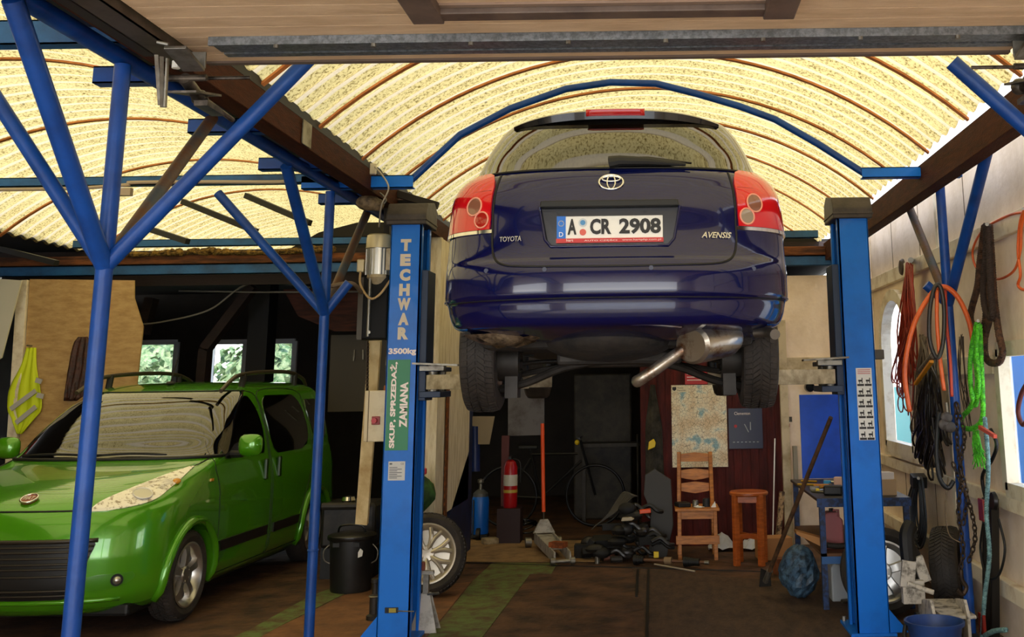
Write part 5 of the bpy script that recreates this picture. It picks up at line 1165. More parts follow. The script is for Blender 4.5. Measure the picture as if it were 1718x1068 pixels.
# dark coveralls hanging on the boards
mb = MB(); x0 = P(1084, 640, Y=11).x; a = P(1092, 645, Y=10.95); rws = []
for i in range(17):
    t = i/16; y = 645+170*t; cx = 1095+4*t; hw_ = (4+10*min(t*2.5, 1)+4*t)*.9; r = []
    for k in range(9):
        an = PI*k/8; p = P(cx-hw_*math.cos(an), y, Y=11.0); r.append(Vector((p.x, 11.03-.09*math.sin(an)*(.4+.6*t)-.015*math.sin(k*2.2), p.z)))
    rws.append(r)
mb.grid(rws); tag(mb.build('hanging_coat', M('coat_dark', '#3a362e', .9, 0, '#171512', 8, .4, .6, .5, 30), smooth=True), 'dark work coat hanging at the left edge of the maroon boards', 'coat')
g = P(1087, 755, Y=10.9); tag(MB().prism([(0, .0), (.07, .03), (.08, .07), (.06, .11), (.01, .08)], g, (1, 0, 0), (0, 0, 1), (0, .03, 0)).build('work_glove', yellow, bev=.006), 'yellow work glove hanging below the dark coat', 'glove')
# tall grey plastic panel standing, pile of dark parts
mb = MB(); mb.prism([(P(x, y, Y=10.4).x, P(x, y, Y=10.4).z) for x, y in ((1082, 797), (1098, 787), (1126, 805), (1130, 880), (1118, 938), (1088, 936), (1092, 860), (1080, 830))], (0, 10.4, 0), (1, 0, 0), (0, .06, 1), (0, .04, 0))
tag(mb.build('plastic_trim_panel', M('grey_plastic', '#3a3834', .6), bev=.006), 'tall dark grey plastic panel standing left of the chair', 'panel')
rnd = random.Random(9); junk = []
for i in range(46):
    t = rnd.random(); px_ = 985+t*110; hgt = 20+65*math.exp(-((px_-1062)/38)**2); yy = 930-rnd.random()*hgt
    c = P(px_, yy, Y=10.2+rnd.uniform(-.15, .35)); c.z = max(c.z, .05); mb = MB(); k = rnd.choice(('b', 'c', 's')); R3 = Matrix.Rotation(rnd.uniform(0, 3), 3, 'Z') @ Matrix.Rotation(rnd.uniform(-.5, .5), 3, 'X')
    if k == 'b': mb.box(c, (rnd.uniform(.10, .24), rnd.uniform(.06, .14), rnd.uniform(.04, .08)), R3)
    elif k == 'c': mb.tube(cat([c, c+Vector((.08, .02, .03)), c+Vector((.15, 0, -.02)), c+Vector((.2, .03, -.03))], 3), .018, 7)
    else: mb.sph(c, (rnd.uniform(.05, .10), .06, rnd.uniform(.04, .06)), 9, 6)
    o = mb.build('scrap_part', M('scrap%d' % (i % 3), ['#1c1a18', '#2b2724', '#121110'][i % 3], [.5, .35, .7][i % 3]), bev=.004 if k == 'b' else 0, smooth='auto')
    tag(o, 'dark car part in the heap left of the grey panel', 'car part', 'dark scrap parts in the heap')
tag(MB().prism([(0, 0), (.1, .005), (.12, .02), (.09, .035), (.01, .03)], P(1042, 874, Y=10.0), (1, 0, 0), (0, 0, 1), (0, .05, 0)).build('pale_cover', M('bone', '#b8a888', .5), bev=.003), 'small bone-coloured plastic cover on the dark heap', 'cover')
tag(MB().bar(P(1073, 858, Y=10.0), P(1092, 856, Y=10.0), .05, .035).build('orange_part', orange, bev=.006), 'small orange part on top of the dark heap', 'car part')
# wiring loom bundle behind heap
mb = MB()
for i in range(9): mb.tube(cat([P(992+i, 888-i, Y=10.5), P(1020+i, 862, Y=10.5), P(1045+i*2, 826+i, Y=10.6), P(1062+i, 832, Y=10.6)], 5), .006, 5)
tag(mb.build('wiring_loom', M('loom', '#4a443a', .7), smooth=True), 'bundle of dusty wiring arched over the heap of parts', 'cables')
# drive shaft lying on the floor
a = P(1062, 938, Z=.05); b = P(1182, 943, Z=.05); ds = thing('drive_shaft', 'greasy drive shaft with black boots lying before the chair', 'drive shaft', a)
dirn = (b-a).normalized(); MB().cyl(a, b, .014, 12).build('shaft', M('shaft_rust', '#6b4a35', .5, .4), ds, smooth='auto')
MB().cyl(a.lerp(b, .45), a.lerp(b, .55), .035, 14).build('joint_collar', M('collar_tan', '#8d7558', .5, .4), ds, smooth='auto')
mb = MB(); 
for i in range(6): q0 = a+(b-a)*(.72+.03*i); mb.cyl(q0, q0+dirn*.02, .045-.003*i, 14); mb.cyl(q0+dirn*.02, q0+dirn*.04, .032, 12)
mb.build('rubber_boot', black, ds, smooth='auto'); mb = MB()
for i in range(4): q0 = a+(b-a)*(.02+.03*i); mb.cyl(q0, q0+dirn*.03, .045-.004*i, 14)
mb.build('rubber_boot', black, ds, smooth='auto'); MB().cyl(b, b+dirn*.04, .018, 10).build('spline_end', steel, ds)
tag(MB().cyl(P(1098, 946, Z=.02), P(1166, 958, Z=.01), .008, 8).build('bright_rod', M('rod_bright', '#d0c8b8', .3, .7)), 'thin bright steel rod on the floor in front of the drive shaft', 'rod')
tag(MB().box(P(1101, 930, Y=9.95)+Vector((0, 0, .0)), (.045, .03, .05)).build('yellow_tag', yellow, bev=.004), 'small yellow tag standing by the foot of the grey panel', 'tag')
for i, (x, y, l) in enumerate(((1002, 937, 'short threaded metal part left of the heap, standing upright'), (1022, 935, 'rusty joint lying before the heap'), (1034, 938, 'small dark bracket lying beside the rusty joint'))):
    c = P(x, y, Z=.04); mb = MB(); mb.cyl(c+Vector((0, 0, -.04)), c+Vector((0, 0, .05)), .022, 10) if i == 0 else mb.cyl(c+Vector((-.05, 0, 0)), c+Vector((.05, .02, 0)), .028, 10); tag(mb.build('metal_part', [steel, M('rustbit', '#6a4030', .6, .3), arm][i], smooth='auto'), l, 'car part')
tag(MB().box(P(977, 926, Z=.06)+Vector((0, .1, 0)), (.16, .12, .12)).build('dark_block', darkg, bev=.006), 'dark square block on the floor right of the trolley jack', 'block')
# cloth under chair/stool
for i, (x, l) in enumerate(((1212, 'crumpled white plastic sheet between chair and stool'), (1262, 'crumpled pale sheet on the floor behind the stool'))):
    rnd = random.Random(i+20); c = P(x, 925, Z=0); c.y = 10.75; gr = []
    for j in range(9): gr.append([c+Vector((-.13+.26*k/8, -.1+.2*j/8, .01+(.14*math.sin(PI*k/8)*math.sin(PI*j/8))*(1 if i == 0 else .6)+rnd.uniform(0, .03))) for k in range(9)])
    tag(MB().grid(gr).build('plastic_sheet', M('sheet_white', '#b9b8b4', .5)), l, 'plastic sheet')
# cardboard and shovel
cbm = M('cardboard', '#b07a44', .7); c = P(1300, 945, Z=0)
tag(MB().box((c.x+.02, c.y+.25, .10), (.30, .22, .19), Matrix.Rotation(.15, 3, 'Z')).build('cardboard_box', cbm, bev=.004), 'cardboard box behind the spade blade by the workbench', 'box')
c = P(1323, 968, Z=0); tag(MB().box((c.x, c.y+.16, .065), (.20, .10, .13), Matrix.Rotation(.25, 3, 'Z')).build('wood_block', M('block_wood', '#8a4e28', .7, 0, '#5e3015', 7, .4, .6), bev=.004), 'reddish wooden block leaning by the cardboard box', 'block')
a = P(1284, 975, Z=.10); b = P(1394, 700, Y=7.52)
sh = thing('long_handled_scraper', 'long-handled floor scraper leaning diagonally against the right lift post', 'scraper', P(1284, 980, Z=0))
MB().cyl(a, b, .017, 10, r2=.015).build('handle', M('handle_dark_wood', '#6b4a30', .6, 0, '#3a2818', 8, .4, .6), sh, smooth='auto')
MB().prism([(-.05, 0), (.05, 0), (.045, .10), (-.03, .14)], P(1284, 984, Z=0)+Vector((0, 0, 0)), (1, .2, 0), (0, .1, 1), (0, .012, 0)).build('blade', M('blade_dark', '#2a2622', .5, .5), sh); MB().cyl(a+Vector((0, 0, -.0)), a+(b-a).normalized()*.12, .022, 10).build('socket', steel, sh, smooth='auto')
tag(MB().bar(P(1312, 824, Y=10.75), P(1303, 935, Y=10.75), .05, .05, up=(0, 1, 0)).build('wood_pole', M('peeled_pole', '#b8966a', .7, 0, '#4a3422', 18, .45, .55, .4, 40)), 'peeling pale stick standing in front of the white door jamb', 'pole')
tag(MB().bar(P(1300, 735, Y=10.98), P(1296, 930, Y=10.9), .012, .012, up=(0, 1, 0)).build('thin_rod', white), 'thin white rod leaning on the maroon boards right of the stool', 'rod')
# blue board, bench
x0, x1, z0, z1 = on_facade(1341, 662, 1450, 815, 9.55)
bb_ = MB().bb(x0, x0+.62, 9.55, 9.57, .76, z1).build('blue_board', M('board_blue', '#0f58dc', .4, 0, '#0d4cc0', 3, .4, .6), bev=.002); tag(bb_, 'tall blue board standing at the back of the workbench', 'board')
p = P(1352, 733, Y=9.54); 
blc = M('angle_blue', '#16386c', .5, 0, '#0b1c3a', 30, .45, .55)
BX0, BX1, BY0, BY1, BH = 1.17, 1.80, 8.0, 9.5, .76
wb = thing('workbench', 'blue slotted-angle workbench behind the right lift post', 'workbench', (1.5, 8.7, 0))
for x in (BX0+.02, BX1): 
    for y in (BY0+.02, BY1-.02): MB().bb(x-.02, x+.02, y-.02, y+.02, 0, BH-.02).build('leg', blc, wb)
MB().bb(BX0-.02, BX1+.03, BY0-.02, BY1, BH-.02, BH).build('bench_top', M('bench_top', '#3b322a', .5, 0, '#1d1814', 9, .4, .6), wb, bev=.003); MB().bb(BX0-.02, BX1+.03, BY0-.026, BY0-.02, BH-.06, BH).build('front_rail', blc, wb)
MB().bb(BX0, BX1+.02, BY0, BY1, .36, .38).build('bench_shelf', M('shelf_wood', '#6b4526', .7), wb); MB().bb(BX0, BX1+.02, BY0-.006, BY0, .31, .36).build('shelf_rail', M('rail_lblue', '#2a5c96', .5), wb)
rnd = random.Random(4)
def onb(x, y): v = P(x, y, Z=BH); v.x = min(max(v.x, BX0+.05), BX1-.03); v.y = min(max(v.y, BY0+.06), BY1-.08); v.z = BH; return v
it = [('power_tool', 'black power tool lying on the workbench front edge', 1398, 830, (.14, .09, .07), black), ('paper_box', 'small pink and white carton standing on the workbench', 1408, 822, (.075, .05, .10), M('pinkish', '#e2b8a0', .5)),
      ('orange_tool', 'yellow orange hand tool lying on the workbench', 1378, 818, (.12, .03, .03), M('tool_orange', '#d9902c', .4)), ('blue_clamp', 'small bright blue clamp on the workbench beside the post', 1388, 812, (.06, .03, .03), M('cyan', '#2aa0d8', .4)),
      ('tin_box', 'flat grey tin on the left of the workbench', 1366, 822, (.07, .05, .03), steel), ('oil_can', 'little yellow-green can on the workbench left edge', 1358, 826, (.03, .03, .03), yellow)]
for n_, l_, x, y, dm, m_ in it:
    v = onb(x, y); o = MB().box(v+Vector((0, 0, dm[2]/2)), dm, Matrix.Rotation(rnd.uniform(-.4, .4), 3, 'Z')).build(n_, m_, bev=min(dm)*.2); tag(o, l_, 'tool' if 'tool' in n_ or 'clamp' in n_ else 'container')
for i in range(22):
    v = Vector((rnd.uniform(BX0+.03, BX0+.36), rnd.uniform(8.1, 9.3), BH+.008)); a = rnd.uniform(0, PI); l_ = rnd.uniform(.03, .08); d2 = Vector((math.cos(a), math.sin(a), 0))*l_
    tag(MB().cyl(v-d2, v+d2, .008, 6).build('small_tool', [steel, silver, M('brassy', '#b8902c', .4, .6)][i % 3]), 'small metal tool scattered on the workbench top', 'tool', 'small tools scattered on the workbench')
v = Vector((1.68, 8.2, BH)); tag(MB().box(v+Vector((0, 0, .055)), (.17, .14, .11)).build('carton', M('carton_tan', '#b89a74', .7), bev=.003), 'worn brown carton on the bench right of the lift post', 'box')
tag(MB().box(v+Vector((.01, 0, .135)), (.12, .10, .05), Matrix.Rotation(.2, 3, 'Z')).build('carton', M('carton_rw', '#e6ddd6', .5), bev=.003), 'small white and red carton on top of the worn brown carton', 'box')
tag(MB().box(v+Vector((-.05, .18, .12)), (.10, .10, .24)).build('grey_case', M('case_grey', '#4a525a', .5), bev=.01), 'grey case with blue rag behind the cartons on the bench', 'case')
rnd2 = random.Random(8); gr = [[v+Vector((-.11+.13*k/6, .12+.1*j/6, .25+rnd2.uniform(0, .05))) for k in range(7)] for j in range(7)]; tag(MB().grid(gr).build('blue_rag', M('rag_blue', '#1b6fd0', .8), smooth=True), 'bright blue rag draped on the grey case', 'rag')
# canisters under bench
def can(x, y, z, w_, d_, h_, m_, label, kind='jerry_can', cap=True):
    t = thing(kind, label, 'canister', (x, y, z)); mb = MB(); mb.prism([(-w_/2, 0), (w_/2, 0), (w_/2, h_*.78), (w_*.25, h_*.9), (w_*.25, h_), (-w_*.3, h_), (-w_/2, h_*.9)], (x, y-d_/2, z), (1, 0, 0), (0, 0, 1), (0, d_, 0)); mb.build('canister_body', m_, t, bev=.012)
    MB().cyl((x-w_*.05, y, z+h_), (x-w_*.05, y, z+h_+.02), .018, 10).build('screw_cap', black, t)
    MB().tube([(x+w_*.28, y-d_*.3, z+h_*.86), (x+w_*.28, y-d_*.3, z+h_*1.04), (x, y-d_*.3, z+h_*1.04)], .01, 8).build('grip', m_, t, smooth=True); return t
can(1.36, 8.35, 0, .17, .16, .27, M('white_canister', '#aeb4ba', .4), 'white plastic canister on the floor under the workbench')
can(1.30, 8.25, .38, .14, .12, .26, M('clear_pink', '#b06a6a', .3), 'pinkish canister with red base on the bench shelf'); 
tag(MB().tube(cat([(1.22, 8.05, .43), (1.32, 8.06, .42), (1.44, 8.05, .44)], 4), .02, 8).build('greasy_shaft', arm, smooth=True), 'greasy round part lying at the front of the bench shelf', 'car part')
tag(MB().prism([(0, 0), (.22, -.06), (.20, -.12), (0, -.02)], (BX0-.16, 8.1, .52), (1, 0, 0), (0, 0, 1), (0, .14, 0)).build('cardboard_flap', cbm), 'bent cardboard sheet sticking out of the bench shelf', 'cardboard')
mb = MB(); rnd = random.Random(6); c = Vector((1.06, 8.45, .19)); cg = []
for j in range(13):
    th = PI*j/12; cg.append([c+Vector((.15*math.sin(th)*math.cos(ph)*rnd.uniform(.85, 1.1), .15*math.sin(th)*math.sin(ph)*rnd.uniform(.85, 1.1), -.19*math.cos(th)*rnd.uniform(.95, 1.03))) for ph in [2*PI*k/20 for k in range(20)]]); cg[-1].append(cg[-1][0])
mb.grid(cg); tag(mb.build('rubbish_sack', M('sack_blue', '#4b6a84', .5, 0, '#1f2f3d', 22, .4, .6, .8, 30)), 'stuffed bluish transparent sack left of the workbench leg', 'sack')
for i, (x, y, l) in enumerate(((1402, 1003, 'small bright socket lying under the workbench'), (1412, 1008, 'short steel bar lying by the right lift post foot'), (1395, 1000, 'dark crank lying under the workbench'))):
    c = P(x, y, Z=.02); tag(MB().cyl(c, c+Vector((.07, .03, 0)), .014, 8).build('loose_tool', [silver, steel, black][i], smooth='auto'), l, 'tool')
# facade right: gas cylinder side
# cylinders and extinguisher in the doorway
c = P(805, 903, Z=0); gc = thing('gas_cylinder', 'blue gas cylinder standing beside the white partition', 'gas cylinder', c)
MB().lathe([(.001, .05), (.085, .05), (.09, .07), (.09, .40), (.075, .45), (.04, .48), (.03, .49), (.001, .49)], c, 'Z', 24).build('cylinder_body', M('cyl_blue', '#0f5fc4', .35), gc, smooth='auto'); MB().lathe([(.085, .40), (.078, .46), (.045, .49), (.03, .50)], c, 'Z', 24).build('shoulder', M('cyl_grey', '#4a4c50', .5), gc, smooth='auto')
MB().lathe([(.02, .49), (.02, .56), (.035, .57), (.035, .60), (.001, .61)], c, 'Z', 12).build('valve', steel, gc, smooth='auto'); MB().cyl(c+Vector((-.02, -.11, .06)), c+Vector((.02, -.11, .06)), .06, 16).build('trolley_wheel', black, gc, smooth='auto'); MB().bar(c+Vector((-.06, -.1, .03)), c+Vector((-.06, -.08, .40)), .012, .012).build('trolley_bar', black, gc)
MB().bb(c.x-.09, c.x+.09, c.y-.10, c.y+.06, .02, .05).build('trolley_plate', black, gc)
c = P(856, 855, Y=11.6); c = Vector((P(856, 850, Y=11.5).x, 11.5, .34)); fe = thing('fire_extinguisher', 'red fire extinguisher standing on the stand in the dark doorway', 'fire extinguisher', (c.x, c.y, 0))
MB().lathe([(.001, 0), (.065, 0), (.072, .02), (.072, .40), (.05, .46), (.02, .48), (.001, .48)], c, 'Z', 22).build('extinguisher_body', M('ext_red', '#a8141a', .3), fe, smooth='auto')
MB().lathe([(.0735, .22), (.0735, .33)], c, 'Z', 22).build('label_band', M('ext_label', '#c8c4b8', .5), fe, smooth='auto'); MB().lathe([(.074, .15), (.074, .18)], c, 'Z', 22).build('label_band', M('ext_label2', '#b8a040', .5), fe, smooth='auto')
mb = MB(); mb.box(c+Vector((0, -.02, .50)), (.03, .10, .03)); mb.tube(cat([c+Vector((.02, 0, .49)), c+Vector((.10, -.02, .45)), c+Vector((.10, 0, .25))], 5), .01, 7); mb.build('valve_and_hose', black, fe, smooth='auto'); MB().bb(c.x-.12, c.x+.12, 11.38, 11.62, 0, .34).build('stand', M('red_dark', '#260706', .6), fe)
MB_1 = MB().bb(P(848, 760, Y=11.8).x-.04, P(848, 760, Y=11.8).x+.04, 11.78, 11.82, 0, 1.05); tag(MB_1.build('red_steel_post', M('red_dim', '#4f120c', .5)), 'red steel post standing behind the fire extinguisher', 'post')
mb = MB(); c = P(880, 895, Z=.02)
for i in range(5): mb.tube([c+Vector((.14*math.cos(2*PI*k/24)*(1-.08*i), .10*math.sin(2*PI*k/24), .02+.02*i+.12*(1+math.sin(2*PI*k/24+i))*.3)) for k in range(24)], .008, 6, closed=True)
tag(mb.build('hose_coil', blackg, smooth=True), 'coil of black hose on the floor at the doorway', 'hose')
c = P(822, 912, Z=0); tag(MB().box(c+Vector((0, 0, .03)), (.16, .12, .06), Matrix.Rotation(.4, 3, 'Z')).build('stone_block', M('stone', '#a89878', .8, 0, '#6d5c44', 9, .4, .6, .5, 40), bev=.01), 'rough pale stone block on the floor before the blue gas cylinder', 'block')
tag(MB().prism([(P(x, y, Y=11.02).x, P(x, y, Y=11.02).z) for x, y in ((788, 698), (830, 698), (821, 745), (802, 745), (802, 715), (788, 714))], (0, 11.02, 0), (1, 0, 0), (0, 0, 1), (0, .01, 0)).build('beige_sheet', M('beige_sheet', '#8f7f64', .6)), 'beige sheet corner beside the partition below the left rear tyre', 'sheet')
tag(MB().cyl(P(797, 712, Y=11.2), P(797, 790, Y=11.2), .05, 16).build('narrow_cylinder', M('cyl_navy', '#10245c', .4), smooth='auto'), 'narrow navy cylinder hung on the wall above the blue gas cylinder', 'cylinder')
bpy.data.objects['narrow_cylinder'].location.y = 0
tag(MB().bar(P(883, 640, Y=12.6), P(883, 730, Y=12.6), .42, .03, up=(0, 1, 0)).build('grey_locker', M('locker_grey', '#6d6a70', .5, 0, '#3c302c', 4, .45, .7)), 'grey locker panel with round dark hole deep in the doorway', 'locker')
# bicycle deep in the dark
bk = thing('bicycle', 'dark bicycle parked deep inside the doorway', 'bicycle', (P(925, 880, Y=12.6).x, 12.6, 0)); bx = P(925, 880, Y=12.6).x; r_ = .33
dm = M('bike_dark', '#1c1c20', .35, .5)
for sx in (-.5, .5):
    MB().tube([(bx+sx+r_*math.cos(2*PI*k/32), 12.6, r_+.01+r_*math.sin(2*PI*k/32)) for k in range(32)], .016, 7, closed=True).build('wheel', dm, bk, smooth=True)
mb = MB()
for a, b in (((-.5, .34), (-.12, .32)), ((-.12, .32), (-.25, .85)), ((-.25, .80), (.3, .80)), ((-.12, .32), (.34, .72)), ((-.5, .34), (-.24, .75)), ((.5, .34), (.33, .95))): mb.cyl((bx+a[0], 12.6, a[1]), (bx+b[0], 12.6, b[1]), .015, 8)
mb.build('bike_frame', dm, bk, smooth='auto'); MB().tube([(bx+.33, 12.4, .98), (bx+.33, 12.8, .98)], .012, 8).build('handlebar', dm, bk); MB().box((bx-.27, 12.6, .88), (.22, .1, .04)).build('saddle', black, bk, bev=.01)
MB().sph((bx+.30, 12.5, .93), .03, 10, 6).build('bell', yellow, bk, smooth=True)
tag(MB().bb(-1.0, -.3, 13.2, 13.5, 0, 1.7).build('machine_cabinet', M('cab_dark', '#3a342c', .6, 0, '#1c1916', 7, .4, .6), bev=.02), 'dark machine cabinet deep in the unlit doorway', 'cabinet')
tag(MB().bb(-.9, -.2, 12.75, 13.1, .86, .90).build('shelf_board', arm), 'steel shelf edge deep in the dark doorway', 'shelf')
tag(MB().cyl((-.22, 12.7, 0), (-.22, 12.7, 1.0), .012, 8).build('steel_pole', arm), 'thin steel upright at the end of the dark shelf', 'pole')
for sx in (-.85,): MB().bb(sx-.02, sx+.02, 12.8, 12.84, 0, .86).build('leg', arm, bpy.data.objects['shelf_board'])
# dark things behind bin: engine on stand with chrome cap
c = P(590, 860, Z=0); c = Vector((P(592, 800, Y=9.6).x, 9.6, 0)); en = thing('engine_block', 'dark engine on a low stand behind the dustbin', 'engine', c)
MB().bb(c.x-.22, c.x+.25, 9.45, 9.85, .25, .62).build('block', M('engine_dark', '#1c1a1a', .4, .4, '#302c28', 8, .4, .6), en, bev=.03); MB().tube([(c.x-.2, 9.42, .60), (c.x+.2, 9.42, .60)], .03, 10).build('intake_pipe', arm, en, smooth='auto'); MB().lathe([(.001, 0), (.05, 0), (.06, .02), (.05, .05), (.001, .06)], (c.x, 9.5, .62), 'Z', 18).build('chrome_cap', chrome, en, smooth='auto')
MB().bb(c.x-.22, c.x+.22, 9.5, 9.8, 0, .25).build('engine_stand', black, en)
# green jacket bundle between post and partition
def blob(name, c, r, m_, label, catg, seed, group=None):
    rnd = random.Random(seed); g = []
    for j in range(13):
        th = PI*j/12; row = [Vector(c)+Vector((r[0]*math.sin(th)*math.cos(ph)*rnd.uniform(.85, 1.12), r[1]*math.sin(th)*math.sin(ph)*rnd.uniform(.85, 1.12), -r[2]*math.cos(th)*rnd.uniform(.95, 1.04))) for ph in [2*PI*k/18 for k in range(18)]]; row.append(row[0]); g.append(row)
    return tag(MB().grid(g).build(name, m_, smooth=True), label, catg, group)
jkp = P(706, 850, Y=8.95); sd2 = thing('parts_stand', 'dark stand hidden between the lettered post and partition', 'stand', (jkp.x, 9.0, 0)); MB().bb(jkp.x-.2, jkp.x+.08, 8.95, 9.1, 0, .55).build('stand_frame', black, sd2)
blob('green_jacket', (jkp.x-.07, 9.0, .73), (.17, .10, .16), M('jacket_green', '#3f6a2a', .8, 0, '#1f3a16', 9, .4, .6), 'dark green jacket bundled between the lettered post and partition', 'jacket', 3)
tag(MB().box((jkp.x+.0, 8.99, .91), (.06, .05, .05)).build('wool_hat', red, bev=.01), 'small red cap on top of the green jacket', 'cap')
# jack stand right of the left post
def jack_stand(c, label, s=1.0, m_=jw):
    t = thing('jack_stand', label, 'jack stand', c); mb = MB(); mb.prism([(-.09*s, 0), (.09*s, 0), (.03*s, .24*s), (-.03*s, .24*s)], c, (1, 0, 0), (0, .2, 1), (0, .012, 0)); mb.prism([(-.09*s, 0), (.09*s, 0), (.03*s, .24*s), (-.03*s, .24*s)], c+Vector((0, .14*s, 0)), (1, 0, 0), (0, -.2, 1), (0, .012, 0)); mb.build('stand_frame', m_, t, bev=.003)
    MB().bb(c.x-.018*s, c.x+.018*s, c.y+.05*s, c.y+.09*s, .12*s, .36*s).build('ratchet_post', steel, t); MB().box(c+Vector((0, .07*s, .37*s)), (.10*s, .04, .025)).build('saddle', m_, t, bev=.004); MB().cyl(c+Vector((.02, .03, .24*s)), c+Vector((.10*s, .0, .25*s)), .008, 8).build('lever', steel, t); return t
c = P(709, 1068, Y=7.45); jack_stand(Vector((c.x+.0, 7.45, 0)), 'white scuffed jack stand right beside the lettered lift post foot', 1.0)
tag(MB().box((P(708, 995, Y=7.53).x, 7.52, .41), (.035, .03, .055)).build('small_bottle', M('brown_bottle', '#7a3a28', .4), bev=.006), 'small brownish bottle standing on the scuffed jack stand', 'bottle')
# small gear beside left post outer side
c = Vector((P(630, 970, Y=7.9).x, 7.9, 0)); bj = thing('bottle_jack', 'dark bottle jack between dustbin and lettered post', 'jack', c); MB().lathe([(.001, 0), (.055, 0), (.055, .03), (.035, .04), (.035, .16), (.02, .17), (.02, .24), (.03, .245), (.03, .27), (.001, .27)], c, 'Z', 18).build('jack_body', arm, bj, smooth='auto'); MB().lathe([(.04, .15), (.045, .155), (.04, .16)], c, 'Z', 14).build('jack_collar', steel, bj)
# hi-vis vest and quilted hanger on the plywood
vy = M('hi_vis', '#d9e81c', .7); c0 = P(48, 583, Y=10.45)
def cloth(outline, Y, m_, name, label, catg, depth=.05, ny=16, nx=12, seed=1, par=None):
    t = Tab([(r[0],)+tuple(r[1:]) for r in outline]); rnd = random.Random(seed); g = []; y0 = outline[0][0]; y1 = outline[-1][0]
    for j in range(ny+1):
        y = y0+(y1-y0)*j/ny; a, b = t(y); r = []
        for k in range(nx+1):
            s_ = k/nx; p = P(a+(b-a)*s_, y, Y=Y); r.append(Vector((p.x, Y-.008-depth*abs(math.sin(s_*PI*3+j*.12))*(.3+.7*j/ny)-rnd.uniform(0, .006), p.z)))
        g.append(r)
    o = MB().grid(g).build(name, m_, par, smooth=True, solid=.006); return tag(o, label, catg) if par is None else o
vt = thing('safety_vest', 'yellow reflective safety vest hanging on the plywood panel', 'vest', c0)
cloth([(583, 46, 62), (610, 38, 63), (660, 18, 72), (685, 17, 75), (700, 24, 64), (727, 34, 42)], 10.5, vy, 'vest_cloth', '', '', par=vt)
gst = M('reflective_grey', '#b9b6b0', .35)
for (a, b, c_, d_) in (((18, 686), (60, 655), 0, 0), ((27, 709), (60, 682), 0, 0), ((60, 637), (70, 640), 0, 0), ((62, 662), (73, 665), 0, 0)): MB().bar(P(*a, Y=10.43), P(*b, Y=10.43), .045, .012, up=(0, 1, 0)).build('reflective_strip', gst, vt)
MB().cyl((c0.x, 10.5, c0.z+.02), (c0.x, 10.42, c0.z+.02), .008, 8).build('nail', steel, vt)
o = cloth([(565, 133, 148), (575, 125, 153), (620, 119, 153), (672, 114, 146)], 10.5, M('brown_quilt', '#4a2618', .5, 0, '#2a140c', 16, .4, .6, 1, 40), 'rolled_strap', 'brown laced roll hanging on the plywood beside the nearest column', 'roll', depth=.07)
# ------------------------------------------------------------------ things hanging along the right wall
rnd = random.Random(12)
def W(x, y, d=.05): return P(x, y, X=WX-d)           # point at distance d in front of the right wall
def C(x, y, Y=6.83): return P(x, y, Y=Y)             # point in the plane of the right column
def rope(pts, r, m_, name, par=None, k=8, pitch=.045, strands=3, closed=False):
    c = cat(pts, k, closed); mb = MB(); L = [0]
    for i in range(1, len(c)): L.append(L[-1]+(c[i]-c[i-1]).length)
    # resample
    n = max(int(L[-1]/(pitch/6)), 8); P_ = []; j = 0
    for i in range(n+1):
        t = L[-1]*i/n
        while j < len(L)-2 and L[j+1] < t: j += 1
        P_.append(c[j].lerp(c[j+1], (t-L[j])/max(L[j+1]-L[j], 1e-6)))
    for s in range(strands):
        u = None; out = []
        for i, p in enumerate(P_):
            t = (P_[min(i+1, n)]-P_[max(i-1, 0)]).normalized(); u = t.orthogonal() if u is None else u-t*u.dot(t); u.normalize(); v = t.cross(u); an = 2*PI*(s/strands+L[-1]*i/n/pitch)
            out.append(p+(u*math.cos(an)+v*math.sin(an))*r*.5)
        mb.tube(out, r*.58, 6)
    return mb.build(name, m_, par, smooth=True)
hooks = thing('wall_hook', 'round steel hook plate holding the red cable bundle', 'hook', W(1528, 436, .02))
MB().cyl(W(1528, 436, 0), W(1528, 436, .14), .022, 12).build('hook_pin', steel, hooks, smooth='auto'); p = W(1516, 448, .03); MB().lathe([(.001, 0), (.07, 0), (.075, .01), (.06, .03), (.001, .035)], p, 'X', 18, rot=Matrix.Rotation(PI, 3, 'Z')).build('hook_plate', M('brown_disc', '#4a3c2e', .5, .3), hooks, smooth='auto')
# red cable bundle
def bundle(name, label, catg, top, bots, m_, r, n, spread, seed, flare=0):
    rnd = random.Random(seed); mb = MB()
    for i in range(n):
        b = bots[i % len(bots)]; x0 = top[0]+rnd.uniform(-1, 1)*spread*.5; dd = top[2]
        w1 = rnd.uniform(-1, 1)*spread; w2 = w1+rnd.uniform(-1, 1)*spread*.3; by = b[1]+rnd.uniform(-14, 10); bx_ = b[0]+rnd.uniform(-1, 1)*spread*1.1
        pts = [W(x0, top[1]+rnd.uniform(0, 6), dd), W(top[0]+w1, top[1]+(by-top[1])*.3, dd+rnd.uniform(0, .05)), W((top[0]+b[0])/2+w2, top[1]+(by-top[1])*.6, dd+rnd.uniform(0, .05)), W(bx_+(flare*rnd.uniform(-1, .3)), by-12, dd+rnd.uniform(-.02, .06)), W(bx_+flare*rnd.uniform(-.6, .4)+4, by, dd), W((top[0]+b[0])/2-w2, top[1]+(by-top[1])*.55, dd+rnd.uniform(0, .06)), W(x0+2, top[1]+4, dd)]
        mb.tube(cat(pts, 5), r, 5)
    return tag(mb.build(name, m_, smooth=True), label, catg)
bundle('cable_bundle', 'hanging bundle of dark red cables beside the arched window', 'cables', (1525, 440, .11), [(1522, 640), (1512, 660), (1530, 615), (1518, 690), (1505, 640)], M('red_cable', '#a8341c', .45, 0, '#6d1f12', 4, .4, .7), .006, 26, 11, 3, 10)
